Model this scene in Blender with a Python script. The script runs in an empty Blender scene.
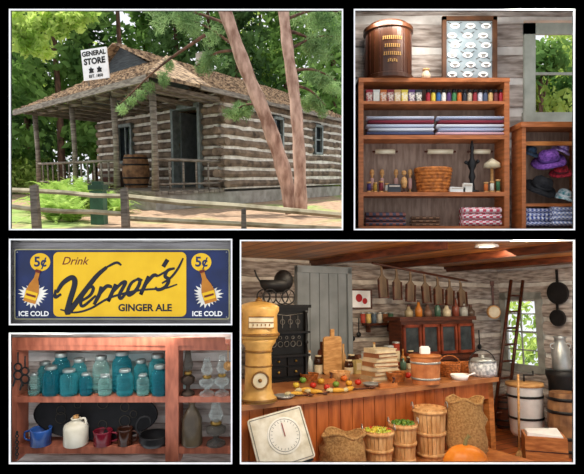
import bpy, math, random
import numpy as np
from mathutils import Vector, Matrix, Euler
random.seed(7); rng=np.random.default_rng(5)
sc=bpy.context.scene
try: sc.view_settings.view_transform='Standard'
except Exception: pass
F=500.;CX=292.;CY=237.
CAM=Vector((0,0,1.6))
def frame(h): return Matrix.Translation(CAM)@Matrix.Rotation(math.atan((CY-h)/F),4,'X')
FR0=Matrix.Translation(CAM); FR1=frame(175); FR5=frame(305)
def ray(fr,px,py): return fr.to_3x3().inverted()@Vector(((px-CX)/F,1,(CY-py)/F))
def at(fr,px,py,d): l=ray(fr,px,py); return l*(d/l.y)
def onz(fr,px,py,z): l=ray(fr,px,py); return l*(z/l.z)
def onpl(fr,px,py,P,n): l=ray(fr,px,py); n=Vector(n); return l*(n.dot(Vector(P))/n.dot(l))
# ---------- colours / materials
def hx(h):
    h=h.lstrip('#'); c=[int(h[i:i+2],16)/255 for i in (0,2,4)]
    return tuple((x/12.92 if x<=.04045 else ((x+.055)/1.055)**2.4) for x in c)
MC={}
def mat(name,c1,c2=None,rough=.65,metal=0,scale=8,st=(1,1,1),bump=0,trans=0,spec=.4,emit=0,lo=.35,hi=.65):
    if name in MC: return MC[name]
    m=bpy.data.materials.new(name); m.use_nodes=True; nt=m.node_tree; N=nt.nodes; L=nt.links
    b=N['Principled BSDF']; c1=hx(c1)
    c2=hx(c2) if c2 else tuple(x*.72 for x in c1)
    tc=N.new('ShaderNodeTexCoord'); mp=N.new('ShaderNodeMapping'); mp.inputs['Scale'].default_value=st
    nz=N.new('ShaderNodeTexNoise'); nz.inputs['Scale'].default_value=scale; nz.inputs['Detail'].default_value=4
    rp=N.new('ShaderNodeValToRGB'); rp.color_ramp.elements[0].position=lo; rp.color_ramp.elements[1].position=hi
    rp.color_ramp.elements[0].color=(*c2,1); rp.color_ramp.elements[1].color=(*c1,1)
    L.new(tc.outputs['Object'],mp.inputs[0]); L.new(mp.outputs[0],nz.inputs['Vector']); L.new(nz.outputs['Fac'],rp.inputs[0]); L.new(rp.outputs[0],b.inputs['Base Color'])
    b.inputs['Roughness'].default_value=rough; b.inputs['Metallic'].default_value=metal
    b.inputs['Specular IOR Level'].default_value=spec
    if emit:
        L.new(rp.outputs[0],b.inputs['Emission Color']); b.inputs['Emission Strength'].default_value=emit
    if bump:
        bp=N.new('ShaderNodeBump'); bp.inputs['Strength'].default_value=bump; bp.inputs['Distance'].default_value=.02
        L.new(nz.outputs['Fac'],bp.inputs['Height']); L.new(bp.outputs[0],b.inputs['Normal'])
    MC[name]=m; return m
def glass(name,body,tint,fac=.3):
    if name in MC: return MC[name]
    m=mat(name,body,body,rough=.04,spec=.8); nt=m.node_tree; N=nt.nodes; L=nt.links
    t=N.new('ShaderNodeBsdfTransparent'); t.inputs[0].default_value=(*hx(tint),1)
    lw=N.new('ShaderNodeLayerWeight'); lw.inputs[0].default_value=.3
    mr=N.new('ShaderNodeMapRange'); mr.inputs[3].default_value=fac; mr.inputs[4].default_value=min(1,fac+.55)
    x=N.new('ShaderNodeMixShader'); L.new(lw.outputs['Facing'],mr.inputs[0]); L.new(mr.outputs[0],x.inputs[0]); L.new(t.outputs[0],x.inputs[1]); L.new(N['Principled BSDF'].outputs[0],x.inputs[2]); L.new(x.outputs[0],N['Material Output'].inputs[0])
    return m
def planks(name,c1,c2,cm,w=.12,l=1.2,rot=0,rough=.5):
    m=bpy.data.materials.new(name); m.use_nodes=True; nt=m.node_tree; N=nt.nodes; L=nt.links; b=N['Principled BSDF']
    tc=N.new('ShaderNodeTexCoord'); mp=N.new('ShaderNodeMapping'); mp.inputs['Rotation'].default_value=(0,0,rot)
    br=N.new('ShaderNodeTexBrick'); br.inputs['Scale'].default_value=1; br.inputs['Brick Width'].default_value=l; br.inputs['Row Height'].default_value=w
    br.inputs['Mortar Size'].default_value=w*.06; br.inputs['Color1'].default_value=(*hx(c1),1); br.inputs['Color2'].default_value=(*hx(c2),1); br.inputs['Mortar'].default_value=(*hx(cm),1)
    nz=N.new('ShaderNodeTexNoise'); nz.inputs['Scale'].default_value=6; nz.inputs['Detail'].default_value=5
    mx=N.new('ShaderNodeMix'); mx.data_type='RGBA'; mx.blend_type='MULTIPLY'; mx.inputs[0].default_value=.7
    rp=N.new('ShaderNodeValToRGB'); rp.color_ramp.elements[0].position=.3; rp.color_ramp.elements[0].color=(.6,.6,.6,1); rp.color_ramp.elements[1].position=.6
    L.new(tc.outputs['Object'],mp.inputs[0]); L.new(mp.outputs[0],br.inputs['Vector']); L.new(mp.outputs[0],nz.inputs['Vector']); L.new(nz.outputs['Fac'],rp.inputs[0])
    L.new(br.outputs['Color'],mx.inputs[6]); L.new(rp.outputs[0],mx.inputs[7]); L.new(mx.outputs[2],b.inputs['Base Color']); b.inputs['Roughness'].default_value=rough
    return m
def checks(name,c1,c2,scale=60,rough=.9):
    if name in MC: return MC[name]
    m=bpy.data.materials.new(name); m.use_nodes=True; nt=m.node_tree; N=nt.nodes; L=nt.links; b=N['Principled BSDF']
    tc=N.new('ShaderNodeTexCoord'); ck=N.new('ShaderNodeTexChecker'); ck.inputs['Scale'].default_value=scale
    ck.inputs['Color1'].default_value=(*hx(c1),1); ck.inputs['Color2'].default_value=(*hx(c2),1)
    L.new(tc.outputs['Object'],ck.inputs['Vector']); L.new(ck.outputs['Color'],b.inputs['Base Color']); b.inputs['Roughness'].default_value=rough
    MC[name]=m; return m
# ---------- mesh builder
def cat(pts,n=6):
    pts=[Vector(p) for p in pts]
    if len(pts)<3: return pts
    out=[]
    P=[pts[0]*2-pts[1]]+pts+[pts[-1]*2-pts[-2]]
    for i in range(1,len(P)-2):
        a,b,c,d=P[i-1:i+3]
        for k in range(n):
            t=k/n; out.append(.5*((2*b)+(c-a)*t+(2*a-5*b+4*c-d)*t*t+(3*b-a-3*c+d)*t**3))
    out.append(pts[-1]); return out
class MB:
    def __init__(s): s.v=[];s.f=[];s.s=[]
    def add(s,vs,fs,sm=False,M=None):
        n=len(s.v)
        for v in vs:
            v=Vector(v)
            if M is not None: v=M@v
            s.v.append(tuple(v))
        for f in fs: s.f.append(tuple(i+n for i in f)); s.s.append(sm)
        return s
    def hexa(s,b,t,M=None):
        n=len(b)
        fs=[tuple(range(n-1,-1,-1)),tuple(range(n,2*n))]+[(i,(i+1)%n,n+(i+1)%n,n+i) for i in range(n)]
        return s.add(list(b)+list(t),fs,False,M)
    def box(s,c,z,M=None,R=None):
        x,y,w=z[0]/2,z[1]/2,z[2]/2
        T=Matrix.Translation(c)
        if R is not None: T=T@Euler(R).to_matrix().to_4x4()
        if M is not None: T=M@T
        return s.hexa([(-x,-y,-w),(x,-y,-w),(x,y,-w),(-x,y,-w)],[(-x,-y,w),(x,-y,w),(x,y,w),(-x,y,w)],T)
    def lathe(s,pr,c=(0,0,0),seg=20,M=None,sm=True):
        vs=[];fs=[]
        T=Matrix.Translation(c)
        if M is not None: T=T@M
        for r,z in pr:
            for k in range(seg):
                a=2*math.pi*k/seg; vs.append((r*math.cos(a),r*math.sin(a),z))
        for i in range(len(pr)-1):
            for k in range(seg):
                k2=(k+1)%seg; fs.append((i*seg+k,i*seg+k2,(i+1)*seg+k2,(i+1)*seg+k))
        if pr[0][0]>1e-6: fs.append(tuple(range(seg-1,-1,-1)))
        if pr[-1][0]>1e-6: o=(len(pr)-1)*seg; fs.append(tuple(range(o,o+seg)))
        return s.add(vs,fs,sm,T)
    def cyl(s,c,r,h,seg=20,M=None,r2=None):
        r2=r if r2 is None else r2
        return s.lathe([(0,0),(r,0),(r2,h),(0,h)],c,seg,M,False)
    def ball(s,c,r,k=(1,1,1),seg=14,rg=8,M=None):
        pr=[(max(1e-7,math.sin(math.pi*i/rg))*r,-math.cos(math.pi*i/rg)*r) for i in range(rg+1)]
        T=Matrix.Diagonal((*k,1))
        if M is not None: T=M@T
        return s.lathe(pr,c,seg,T)
    def tube(s,pts,r,seg=8,closed=False,sm=True,M=None):
        P=[Vector(p) for p in pts]; n=len(P); vs=[];fs=[]
        up=Vector((0,0,1)); prev=None
        for i,p in enumerate(P):
            if closed: t=P[(i+1)%n]-P[i-1]
            else: t=P[min(i+1,n-1)]-P[max(i-1,0)]
            if t.length<1e-9: t=Vector((0,0,1))
            t.normalize()
            if prev is None:
                a=up if abs(t.z)<.9 else Vector((1,0,0))
                x=t.cross(a).normalized()
            else:
                x=(prev-t*prev.dot(t)); x=x.normalized() if x.length>1e-6 else t.orthogonal().normalized()
            prev=x; y=t.cross(x)
            rr=r[i] if isinstance(r,(list,tuple)) else r
            for k in range(seg):
                an=2*math.pi*k/seg; vs.append(p+x*rr*math.cos(an)+y*rr*math.sin(an))
        m=n if closed else n-1
        for i in range(m):
            j=(i+1)%n
            for k in range(seg):
                k2=(k+1)%seg; fs.append((i*seg+k,i*seg+k2,j*seg+k2,j*seg+k))
        if not closed: fs.append(tuple(range(seg-1,-1,-1))); fs.append(tuple(range((n-1)*seg,n*seg)))
        return s.add(vs,fs,sm,M)
    def ring(s,c,R,r,ax='Z',seg=24,k=(1,1),ts=6):
        pts=[]
        for i in range(seg):
            a=2*math.pi*i/seg; x,y=R*math.cos(a)*k[0],R*math.sin(a)*k[1]
            pts.append(Vector(c)+(Vector((x,y,0)) if ax=='Z' else Vector((x,0,y)) if ax=='Y' else Vector((0,x,y))))
        return s.tube(pts,r,ts,True)
    def poly(s,pts,y,th=.5):
        return s.hexa([(x,y,z) for x,z in pts],[(x,y-th,z) for x,z in pts])
    def stroke(s,pts,w,y,n=6,taper=True):
        C=cat([(a,0,b) for a,b in pts],n); m=len(C)
        rr=[w*(.45+.55*math.sin(math.pi*min(1,max(0,(i+.8)/(m+.6))))**.5) if taper else w for i in range(m)]
        return s.tube(C,rr,8,M=Matrix.Translation((0,y,0))@Matrix.Diagonal((1,.15,1,1)))
    def text(s,t,size,c,bold=0,shear=0,ext=.3,ax=1.0):
        cu=bpy.data.curves.new('t','FONT'); cu.body=t; cu.size=size; cu.align_x='CENTER'; cu.align_y='CENTER'; cu.offset=bold; cu.shear=shear; cu.resolution_u=3
        o=bpy.data.objects.new('t',cu); sc.collection.objects.link(o)
        dg=bpy.context.evaluated_depsgraph_get(); me=bpy.data.meshes.new_from_object(o.evaluated_get(dg))
        T=Matrix.Translation(c)@Matrix.Rotation(math.pi/2,4,'X')@Matrix.Diagonal((ax,1,1,1))
        s.add([v.co for v in me.vertices],[tuple(p.vertices) for p in me.polygons],False,T)
        bpy.data.objects.remove(o); bpy.data.curves.remove(cu); bpy.data.meshes.remove(me); return s
    def pieces(s):
        par=list(range(len(s.v)))
        def fd(i):
            while par[i]!=i: par[i]=par[par[i]]; i=par[i]
            return i
        for f in s.f:
            a=fd(f[0])
            for j in f[1:]: par[fd(j)]=a
        gr={}
        for k,f in enumerate(s.f): gr.setdefault(fd(f[0]),[]).append(k)
        out=[]
        for ks in gr.values():
            m=MB(); mp={}
            for k in ks:
                nf=[]
                for i in s.f[k]:
                    if i not in mp: mp[i]=len(m.v); m.v.append(s.v[i])
                    nf.append(mp[i])
                m.f.append(tuple(nf)); m.s.append(s.s[k])
            out.append(m)
        return out
SPLIT={'shelf_side','leg','sign_support','cabinet_side','navy_panel','bottle_picture','price_circle','splash_emblem','bottle_label','bench_leg','rail','rung','bolt','emblem','crate_slat','slat','can_handle','bracket','crate_wall','drawer_pull','face_board','column','cornice','open_shelf','gable_siding','trim_band'}
def mesh(name,mb,m,u=1):
    me=bpy.data.meshes.new(name); me.from_pydata([(a*u,b*u,c*u) for a,b,c in mb.v],[],mb.f); me.polygons.foreach_set('use_smooth',mb.s)
    me.materials.append(m); me.update(); return me
def link(o): sc.collection.objects.link(o); return o
def kids(par,parts,u):
    for p in parts:
        ms=p[1].pieces() if p[0] in SPLIT and len(p)==3 else [p[1]]
        for mb in ms:
            o=link(bpy.data.objects.new(p[0],mesh(p[0],mb,p[2],u))); o.parent=par
            if len(p)>3 and p[3]: kids(o,p[3],u)
def thing(name,label,cat_,fr,loc,parts,u=1,rz=0,rx=0,ry=0,group=None,kind=None,sv=(1,1,1)):
    M=fr@Matrix.Translation(loc)@Euler((rx,ry,rz)).to_matrix().to_4x4()@Matrix.Diagonal((*sv,1))
    if len(parts)==1: root=link(bpy.data.objects.new(name,mesh(name,parts[0][1],parts[0][2],u)))
    else:
        root=link(bpy.data.objects.new(name,None)); root.empty_display_size=.1; kids(root,parts,u)
    root.matrix_world=M
    root['label']=label; root['category']=cat_
    if group: root['group']=group
    if kind: root['kind']=kind
    return root
def struct(name,label,fr,loc,mb,m,u=1,rz=0,cat_='wall'):
    return thing(name,label,cat_,fr,loc,[(name,mb,m)],u,rz,kind='structure')
# ---------- common materials
BLACK=mat('black_board','000000','000000',rough=1,spec=0)
WHITE=mat('white_trim','ffffff','f2f2f2',spec=.1)
WOODR=mat('red_brown_wood','b86c3c','8f5026',scale=10,st=(1,1,6),rough=.45)
WOODO=mat('orange_wood','c98043','9c5826',scale=8,st=(1,1,5),rough=.45)
WOODD=mat('dark_wood','5b2c18','38180c',scale=8,st=(1,1,5),rough=.4)
WOODL=mat('light_wood','d0a066','ad7a45',scale=12,st=(1,1,4))
SPLINT=mat('splint_wood','e6b982','bf8a52',scale=30,st=(1,1,.3))
GREYW=mat('weathered_wood','948a7d','5c5248',scale=5,st=(1,1,6),bump=.4)
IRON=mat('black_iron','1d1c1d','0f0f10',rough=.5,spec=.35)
STEEL=mat('galvanised_steel','bfc2c2','969b9b',rough=.35,metal=.6)
CREAM=mat('cream_ceramic','e2d6bb','c6b592',rough=.3)
WHT=mat('white_enamel','fafafa','e8e8e8',rough=.3)
BURLAP=mat('burlap','bd935f','946d40',scale=60,bump=.4,rough=1)
WICK=mat('wicker','ba6a2c','7c4218',scale=50,bump=.4)
LOGW=mat('whitewashed_log','cabfb8','7f7269',scale=5,st=(1.2,4,7),bump=.6,rough=.9,lo=.32,hi=.62)
CHW=mat('white_chinking','efebe7','d2ccc6',scale=9,bump=.2,rough=.95)
GLASS=glass('clear_glass','dfe8e6','f8fcfb',.07)
DKGL=mat('dark_glass','20262a','11161a',rough=.1,spec=.6)
BRASS=mat('brass','b0904a','7a6030',metal=.8,rough=.35)
# ---------- log wall
def logwall(name,label,fr,loc,W,H,n,holes=(),ml=LOGW,mc=CHW,rz=0,th=.05):
    lg=MB();ch=MB(); h=H/n
    def cut(z):
        segs=[(0,W)]
        for (a,b,c,d) in holes:
            if c<z<d:
                ns=[]
                for s0,s1 in segs:
                    if a>s0: ns.append((s0,min(a,s1)))
                    if b<s1: ns.append((max(b,s0),s1))
                segs=[q for q in ns if q[1]-q[0]>.005]
        return segs
    for i in range(n):
        z=(i+.5)*h
        for s0,s1 in cut(z):
            K=max(2,int((s1-s0)/.2)); vs=[];fs=[]; pr=[(-.38,.0),(-.36,-.7),(-.15,-1),(.15,-1),(.36,-.7),(.38,0)]
            for k in range(K+1):
                x=s0+(s1-s0)*k/K; j=rng.normal(0,.06,2)
                for zz,yy in pr: vs.append((x,yy*th*(1+j[0]),z+zz*h*(.98)+j[1]*h*.35))
            m=len(pr)
            for k in range(K):
                for q in range(m-1): fs.append((k*m+q,(k+1)*m+q,(k+1)*m+q+1,k*m+q+1))
            fs.append(tuple(range(m))); fs.append(tuple(range(K*m+m-1,K*m-1,-1)))
            lg.add(vs,fs)
            ch.box(((s0+s1)/2,.02,z),(s1-s0,.05,h))
    return thing(name,label,'wall',fr,loc,[('log_courses',lg,ml),('chinking',ch,mc)],rz=rz,kind='structure')
# ---------- foliage
def leafmesh(name,centers,rad,n,size,m,shape='leaf'):
    centers=np.array(centers,float); rad=np.array(rad,float)
    idx=rng.integers(0,len(centers),n); d=rng.normal(size=(n,3)); d/=np.linalg.norm(d,axis=1)[:,None]
    p=centers[idx]+d*(rad[idx]*rng.uniform(.15,1,n)**.6)[:,None]
    a=rng.normal(size=(n,3)); a/=np.linalg.norm(a,axis=1)[:,None]
    b=np.cross(a,rng.normal(size=(n,3))); b/=np.linalg.norm(b,axis=1)[:,None]
    s=size*rng.uniform(.6,1.4,n)[:,None]; w=.5 if shape=='leaf' else .08
    V=np.stack([p-a*s,p-b*s*w,p+a*s,p+b*s*w],1).reshape(-1,3)
    me=bpy.data.meshes.new(name); fs=np.arange(n*4).reshape(-1,4)
    me.from_pydata(V.tolist(),[],fs.tolist()); me.materials.append(m); return me
def addmesh(name,me,par=None): o=link(bpy.data.objects.new(name,me)); o.parent=par; return o
def leafmat(name,c1,c2,scale,tr=.4):
    m=mat(name,c1,c2,scale=scale,rough=.8,spec=.15); nt=m.node_tree; N=nt.nodes; L=nt.links
    if 'tl' in N: return m
    b=N['Principled BSDF']; t=N.new('ShaderNodeBsdfTranslucent'); t.name='tl'; x=N.new('ShaderNodeMixShader'); x.inputs[0].default_value=tr
    rp=[n for n in N if n.bl_idname=='ShaderNodeValToRGB'][0]; L.new(rp.outputs[0],t.inputs[0]); L.new(b.outputs[0],x.inputs[1]); L.new(t.outputs[0],x.inputs[2])
    L.new(x.outputs[0],N['Material Output'].inputs[0]); return m
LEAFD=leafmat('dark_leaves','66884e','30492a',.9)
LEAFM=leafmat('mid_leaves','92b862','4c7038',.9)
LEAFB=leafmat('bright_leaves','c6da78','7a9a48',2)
LEAFY=leafmat('yellow_green_leaves','dcec8c','96b855',3,.6)  # light yellow-green foliage colour of the maple
NEED=leafmat('pine_needles','a8c688','5f8250',3)
BARK=mat('bark','7a5a48','45332a',scale=9,st=(1,1,.35),bump=.8,rough=.9)
BARKR=mat('reddish_pine_bark','d6b4a2','8d6a5a',scale=9,st=(1,1,.4),bump=.7,rough=.95)
def tree(label,fr,loc,H,R,m,kind_,n=2600,base=.12,size=.16):
    root=link(bpy.data.objects.new('tree',None)); root.matrix_world=fr@Matrix.Translation(loc); root['label']=label; root['category']='tree'; root['group']='trees behind the log cabin'
    addmesh('trunk',mesh('trunk',MB().tube(cat([(0,0,-.3),(.05,0,H*.3),(-.05,.05,H*.65),(0,0,H*.97)],4),[.16-.0105*i for i in range(13)],8),BARK),root)
    cs=[];rs=[]
    if kind_=='con':
        for i in range(46):
            t=i/45; z=H*(base+(1-base)*t); rr=R*(1-t)*.95+.1; a=i*2.4
            for q in (.35,.8): cs.append((rr*q*math.cos(a),rr*q*math.sin(a),z-rr*q*.25)); rs.append(.25+.28*rr)
    else:
        for i in range(34):
            a=rng.uniform(0,6.28); t=rng.uniform(0,1); rr=R*math.sin(math.pi*(.15+.8*t))*rng.uniform(.3,1)
            cs.append((rr*math.cos(a),rr*math.sin(a),H*(base+(1-base)*t))); rs.append(R*.33)
    addmesh('foliage',leafmesh('foliage',cs,rs,n,size,m),root)
    return root
# =====================================================================
# BLACK DISPLAY WALL WITH FIVE OPENINGS
D0=3.0
bw=MB()
def rect(x0,x1,y0,y1,d=D0,th=.02,mb=bw):
    mb.box((((x0+x1)/2-CX)*d/F,d+th/2,(CY-(y0+y1)/2)*d/F),((x1-x0)*d/F,th,(y1-y0)*d/F))
for r in [(-60,10,-50,524),(574,644,-50,524),(10,574,-50,10),(10,574,463,524),(10,574,229,240),(231,574,240,241),(342,355,10,229),(231,241,241,463),(10,231,324,334)]: rect(*r)
struct('wall_front','matte black display wall with five rectangular openings',FR0,(0,0,0),bw,BLACK)
OP=[(10,342,10,229),(355,574,10,229),(10,231,240,324),(10,231,334,463),(241,574,241,463)]
for i,(a,b,c,d) in enumerate(OP):
    t=MB()
    for q in [(a-1.2,b+1.2,c-1.2,c+.2),(a-1.2,b+1.2,d-.2,d+1.2),(a-1.2,a+.2,c,d),(b-.2,b+1.2,c,d)]: rect(*q,D0-.008,.008,t)
    struct('trim_%d'%(i+1),'thin white trim around an opening in the black wall',FR0,(0,0,0),t,WHITE,cat_='trim')
pl=MB().box((.5,3.48,0),(9,.92,.01)).box((-1.85,5.0,0),(4.3,2.14,.01))
struct('wall_middle','thin black horizontal divider between the upper and lower rooms',FR0,(0,0,0),pl,BLACK)
# =====================================================================
# PANEL: CABIN EXTERIOR (FR1)
GZ=-.68
S=Vector((.491,.871,0)); Uv=Vector((-.715,.699,0)); P0=Vector((-2.61,9.6,GZ))
def hp(a,b,z): return S*a+Uv*b+Vector((0,0,z))
def hb(mb,a0,a1,b0,b1,z0,z1):
    return mb.hexa([hp(a0,b0,z0),hp(a0,b1,z0),hp(a1,b1,z0),hp(a1,b0,z0)],[hp(a0,b0,z1),hp(a0,b1,z1),hp(a1,b1,z1),hp(a1,b0,z1)])
LOGC=mat('weathered_cabin_log','9a8571','453a30',scale=4,bump=.9,rough=.95,lo=.3,hi=.7)
CHC=mat('cabin_chinking','f2ece0','cfc7b8',scale=6,rough=.95)
SHING=mat('cedar_shingles','b79c7e','5f4d3e',scale=9,rough=.95,bump=.4,lo=.4,hi=.6)
CONC=mat('old_concrete','b0aba2','8b867c',scale=4,rough=.95)
AF=2.07;AE=8.6;BW=6.15
lg=MB();ch=MB();nl=9;z0=.36;hh=(2.5-z0)/nl
def segs(lo,hi,z,H):
    sg=[(lo,hi)]
    for (p,q,r,s) in H:
        if r<z<s:
            ns=[]
            for x,y in sg:
                if p>x: ns.append((x,min(p,y)))
                if q<y: ns.append((max(q,x),y))
            sg=[t for t in ns if t[1]-t[0]>.02]
    return sg
SH=[(4.2,4.75,1.3,2.2),(6.6,7.15,1.3,2.2)]; FH=[(.73,1.8,0,2.25),(3.9,4.8,1.0,2.1)]
for i in range(nl):
    z=z0+(i+.5)*hh
    for (x,y) in segs(AF-.2 if i%2 else AF-.04,AE+.1,z,SH):
        lg.tube([hp(x+(y-x)*k/9,.02+rng.normal(0,.014),z+rng.normal(0,.01)) for k in range(10)],[hh*.385*(1+rng.normal(0,.06)) for _ in range(10)],7,sm=False)
        x_=max(x,AF); ch.hexa([hp(x_,.0,z-hh/2),hp(x_,.12,z-hh/2),hp(y,.12,z-hh/2),hp(y,.0,z-hh/2)],[hp(x_,.0,z+hh/2),hp(x_,.12,z+hh/2),hp(y,.12,z+hh/2),hp(y,.0,z+hh/2)])
    for (x,y) in segs(-.2 if not i%2 else -.04,BW,z,FH):
        lg.tube([hp(AF+.02+rng.normal(0,.01),x+(y-x)*k/6,z) for k in range(7)],hh*.385,7,sm=False)
        hb(ch,AF,AF+.12,max(x,0),y,z-hh/2,z+hh/2)
    lg.tube([hp(AE,b,z) for b in (0,BW)],hh*.43,8); lg.tube([hp(a,BW,z) for a in (AF,AE)],hh*.43,8)
roof=MB(); RZ=3.85;RB=BW/2; RA=.95
def slope(mb,a0,a1,pt0,pt1,n,th=.03):
    for i in range(n):
        t0=i/n;t1=(i+1.15)/n; b0=pt0[0]+(pt1[0]-pt0[0])*t0; q0=pt0[1]+(pt1[1]-pt0[1])*t0; b1=pt0[0]+(pt1[0]-pt0[0])*min(1,t1); q1=pt0[1]+(pt1[1]-pt0[1])*min(1,t1)
        K=26
        for k in range(K):
            c0=a0+(a1-a0)*k/K; c1=a0+(a1-a0)*(k+1)/K-.012; dz=rng.uniform(0,.018); db=rng.uniform(-.03,.03)*(1 if pt1[0]>pt0[0] else -1)
            mb.hexa([hp(c0,b0+db,q0),hp(c0,b1,q1-.02),hp(c1,b1,q1-.02),hp(c1,b0+db,q0)],[hp(c0,b0+db,q0+th+dz),hp(c0,b1,q1),hp(c1,b1,q1),hp(c1,b0+db,q0+th+dz)])
slope(roof,RA,AE+.4,(-.5,2.42),(RB,RZ),18); slope(roof,RA,AE+.4,(BW+.5,2.42),(RB,RZ),12)
proof=MB(); n=10
for i in range(n):
    a0=-.45+(1.8)*i/n;a1=a0+1.8*1.15/n; q0=2.38+.92*i/n;q1=q0+.92*1.15/n; c0=-.45+1.65*i/n; e=BW+.4-1.3*i/n
    K=24
    for k in range(K):
        y0=c0+(e-c0)*k/K; y1=c0+(e-c0)*(k+1)/K-.012; dz=rng.uniform(0,.02)
        proof.hexa([hp(a0,y0,q0),hp(a1,y0,q1-.02),hp(a1,y1,q1-.02),hp(a0,y1,q0)],[hp(a0,y0,q0+.03+dz),hp(a1,y0,q1),hp(a1,y1,q1),hp(a0,y1,q0+.03+dz)])
proof.hexa([hp(-.45,-.48,2.36),hp(1.35,-.48,2.38),hp(1.3,1.15,3.27)],[hp(-.45,-.48,2.43),hp(1.35,-.48,2.44),hp(1.3,1.15,3.33)])
gab=MB(); gab.hexa([hp(RA+.25,.2,2.5),hp(RA+.25,BW-.2,2.5),hp(RA+.25,RB,RZ-.04)],[hp(RA+.35,.2,2.5),hp(RA+.35,BW-.2,2.5),hp(RA+.35,RB,RZ-.04)])
gab.hexa([hp(AE,0,2.45),hp(AE,BW,2.45),hp(AE,RB,RZ-.05)],[hp(AE+.1,0,2.45),hp(AE+.1,BW,2.45),hp(AE+.1,RB,RZ-.05)])
fas=MB(); fas.hexa([hp(RA,-.52,2.34),hp(RA,-.46,2.34),hp(AE+.4,-.46,2.34),hp(AE+.4,-.52,2.34)],[hp(RA,-.52,2.44),hp(RA,-.46,2.44),hp(AE+.4,-.46,2.44),hp(AE+.4,-.52,2.44)])
hb(fas,-.47,-.4,-.45,BW+.4,2.28,2.4); hb(fas,-.4,2,-.06,.06,2.28,2.38); hb(fas,-.05,.05,0,BW,2.28,2.38)
for k in range(9): hb(fas,-.4,2,.2+k*.7,.28+k*.7,2.26,2.34)
fnd=MB(); hb(fnd,-.05,AE,-.06,BW,0,.3)
pfl=MB(); 
for k in range(12): hb(pfl,-.08+k*.18,.085+k*.18,-.1,BW,.3,.37)
posts=[]
for a,b in [(0,0),(0,1.55),(0,3.66),(0,6.1)]: posts.append(('porch_post',MB().tube([hp(a,b,.36),hp(a+.02,b,1.3),hp(a,b,2.3)],[.075,.06,.07],8),GREYW))
rails=[]
def railing(pts,zt=.98,nb=5):
    m=MB()
    (a0,b0),(a1,b1)=pts
    m.tube([hp(a0,b0,zt),hp(a1,b1,zt)],.035,6)
    m.tube([hp(a0,b0,.5),hp(a1,b1,.5)],.025,6)
    for i in range(1,nb):
        t=i/nb; m.tube([hp(a0+(a1-a0)*t,b0+(b1-b0)*t,.36),hp(a0+(a1-a0)*t,b0+(b1-b0)*t,zt)],.022,6)
    rails.append(('railing',m,GREYW))
railing(((0,0),(2.0,0)),nb=5); railing(((0,1.55),(0,3.66)),nb=6); railing(((0,3.66),(0,6.1)),nb=7)
WG=mat('grey_window_trim','8f9896','6f7876')
wins=[]
for (a0,a1,q0,q1) in SH:
    f=MB();g=MB()
    hb(f,a0,a0+.07,-.1,.1,q0,q1);hb(f,a1-.07,a1,-.1,.1,q0,q1);hb(f,a0,a1,-.1,.1,q0,q0+.07);hb(f,a0,a1,-.1,.1,q1-.07,q1);hb(f,a0,a1,-.05,.0,(q0+q1)/2-.02,(q0+q1)/2+.02)
    hb(g,a0,a1,.0,.03,q0,q1); wins.append(('window_frame',f,WG,[('window_pane',g,DKGL)]))
f=MB();g=MB();b0,b1,q0,q1=FH[1]
hb(f,AF-.12,AF+.08,b0,b0+.08,q0,q1);hb(f,AF-.12,AF+.08,b1-.08,b1,q0,q1);hb(f,AF-.12,AF+.08,b0,b1,q0,q0+.08);hb(f,AF-.12,AF+.08,b0,b1,q1-.08,q1);hb(f,AF-.05,AF,(b0+b1)/2-.02,(b0+b1)/2+.02,q0,q1)
hb(g,AF,AF+.03,b0,b1,q0,q1); wins.append(('window_frame',f,WG,[('window_pane',g,DKGL)]))
df=MB(); hb(df,AF-.14,AF+.14,.66,.76,.36,2.32);hb(df,AF-.14,AF+.14,1.78,1.88,.36,2.32);hb(df,AF-.14,AF+.14,.66,1.88,2.24,2.34)
dl=MB(); hb(dl,AF+.12,AF+1.0,1.72,1.78,.38,2.22)
dk=MB().cyl(hp(AF+.9,1.68,1.3),.04,.05)
inn=MB(); hb(inn,AF+1.3,AF+1.4,.1,3,.36,2.4); hb(inn,AF+.13,AF+1.3,.2,.3,.36,2.4)  # black inner boards; the dimness behind the doorway is put into their colour
chm=MB(); hb(chm,4.2,4.6,RB-.2,RB+.2,3.5,4.3)
thing('log_cabin','weathered log store cabin with shingled roof, gabled attic and open porch','building',FR1,P0,
 [('log_wall',lg,LOGC),('chinking',ch,CHC),('main_roof',roof,SHING),('porch_roof',proof,SHING),('gable_siding',gab,mat('dark_siding','4f565a','33393d',scale=4,st=(1,1,12))),
  ('eave_board',fas,GREYW),('foundation',fnd,CONC),('porch_floor',pfl,GREYW)]+posts+rails+wins+[('doorway_frame',df,WG),('door',dl,mat('grey_door','7d8484'),[('door_knob',dk,IRON)]),('painted_dark_interior',inn,IRON),('chimney',chm,CONC)])
sgp=at(FR1,97,80,11.5)
sb=MB().box((0,0,15),(28,1.5,29)); 
lgg=MB().box((-10,1,-5),(1.2,1.2,14)).box((10,1,-5),(1.2,1.2,14))
fig=MB()
for sx in (-4.5,4.5): fig.poly([(sx-2.6,7),(sx+2.6,7),(sx+2,9),(sx+3,10.5),(sx+1,11),(sx,12.6),(sx-1,11),(sx-2.6,11),(sx-1.7,8.8)],-1,.3)
thing('store_sign','white sign board reading GENERAL STORE on the porch roof','sign',FR1,sgp,[('sign_board',sb,WHITE),('lettering',MB().text('GENERAL',6.1,(0,-1,25),bold=.24),IRON),('lettering',MB().text('STORE',7.8,(0,-1,17.6),bold=.35),IRON),('lettering',MB().text('EST. 1850',3.8,(0,-1,3.8),bold=.13),IRON),('emblem',fig,IRON),('sign_support',lgg,GREYW)],u=11.5/F,rz=math.radians(-14),ry=math.radians(-4))
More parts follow.
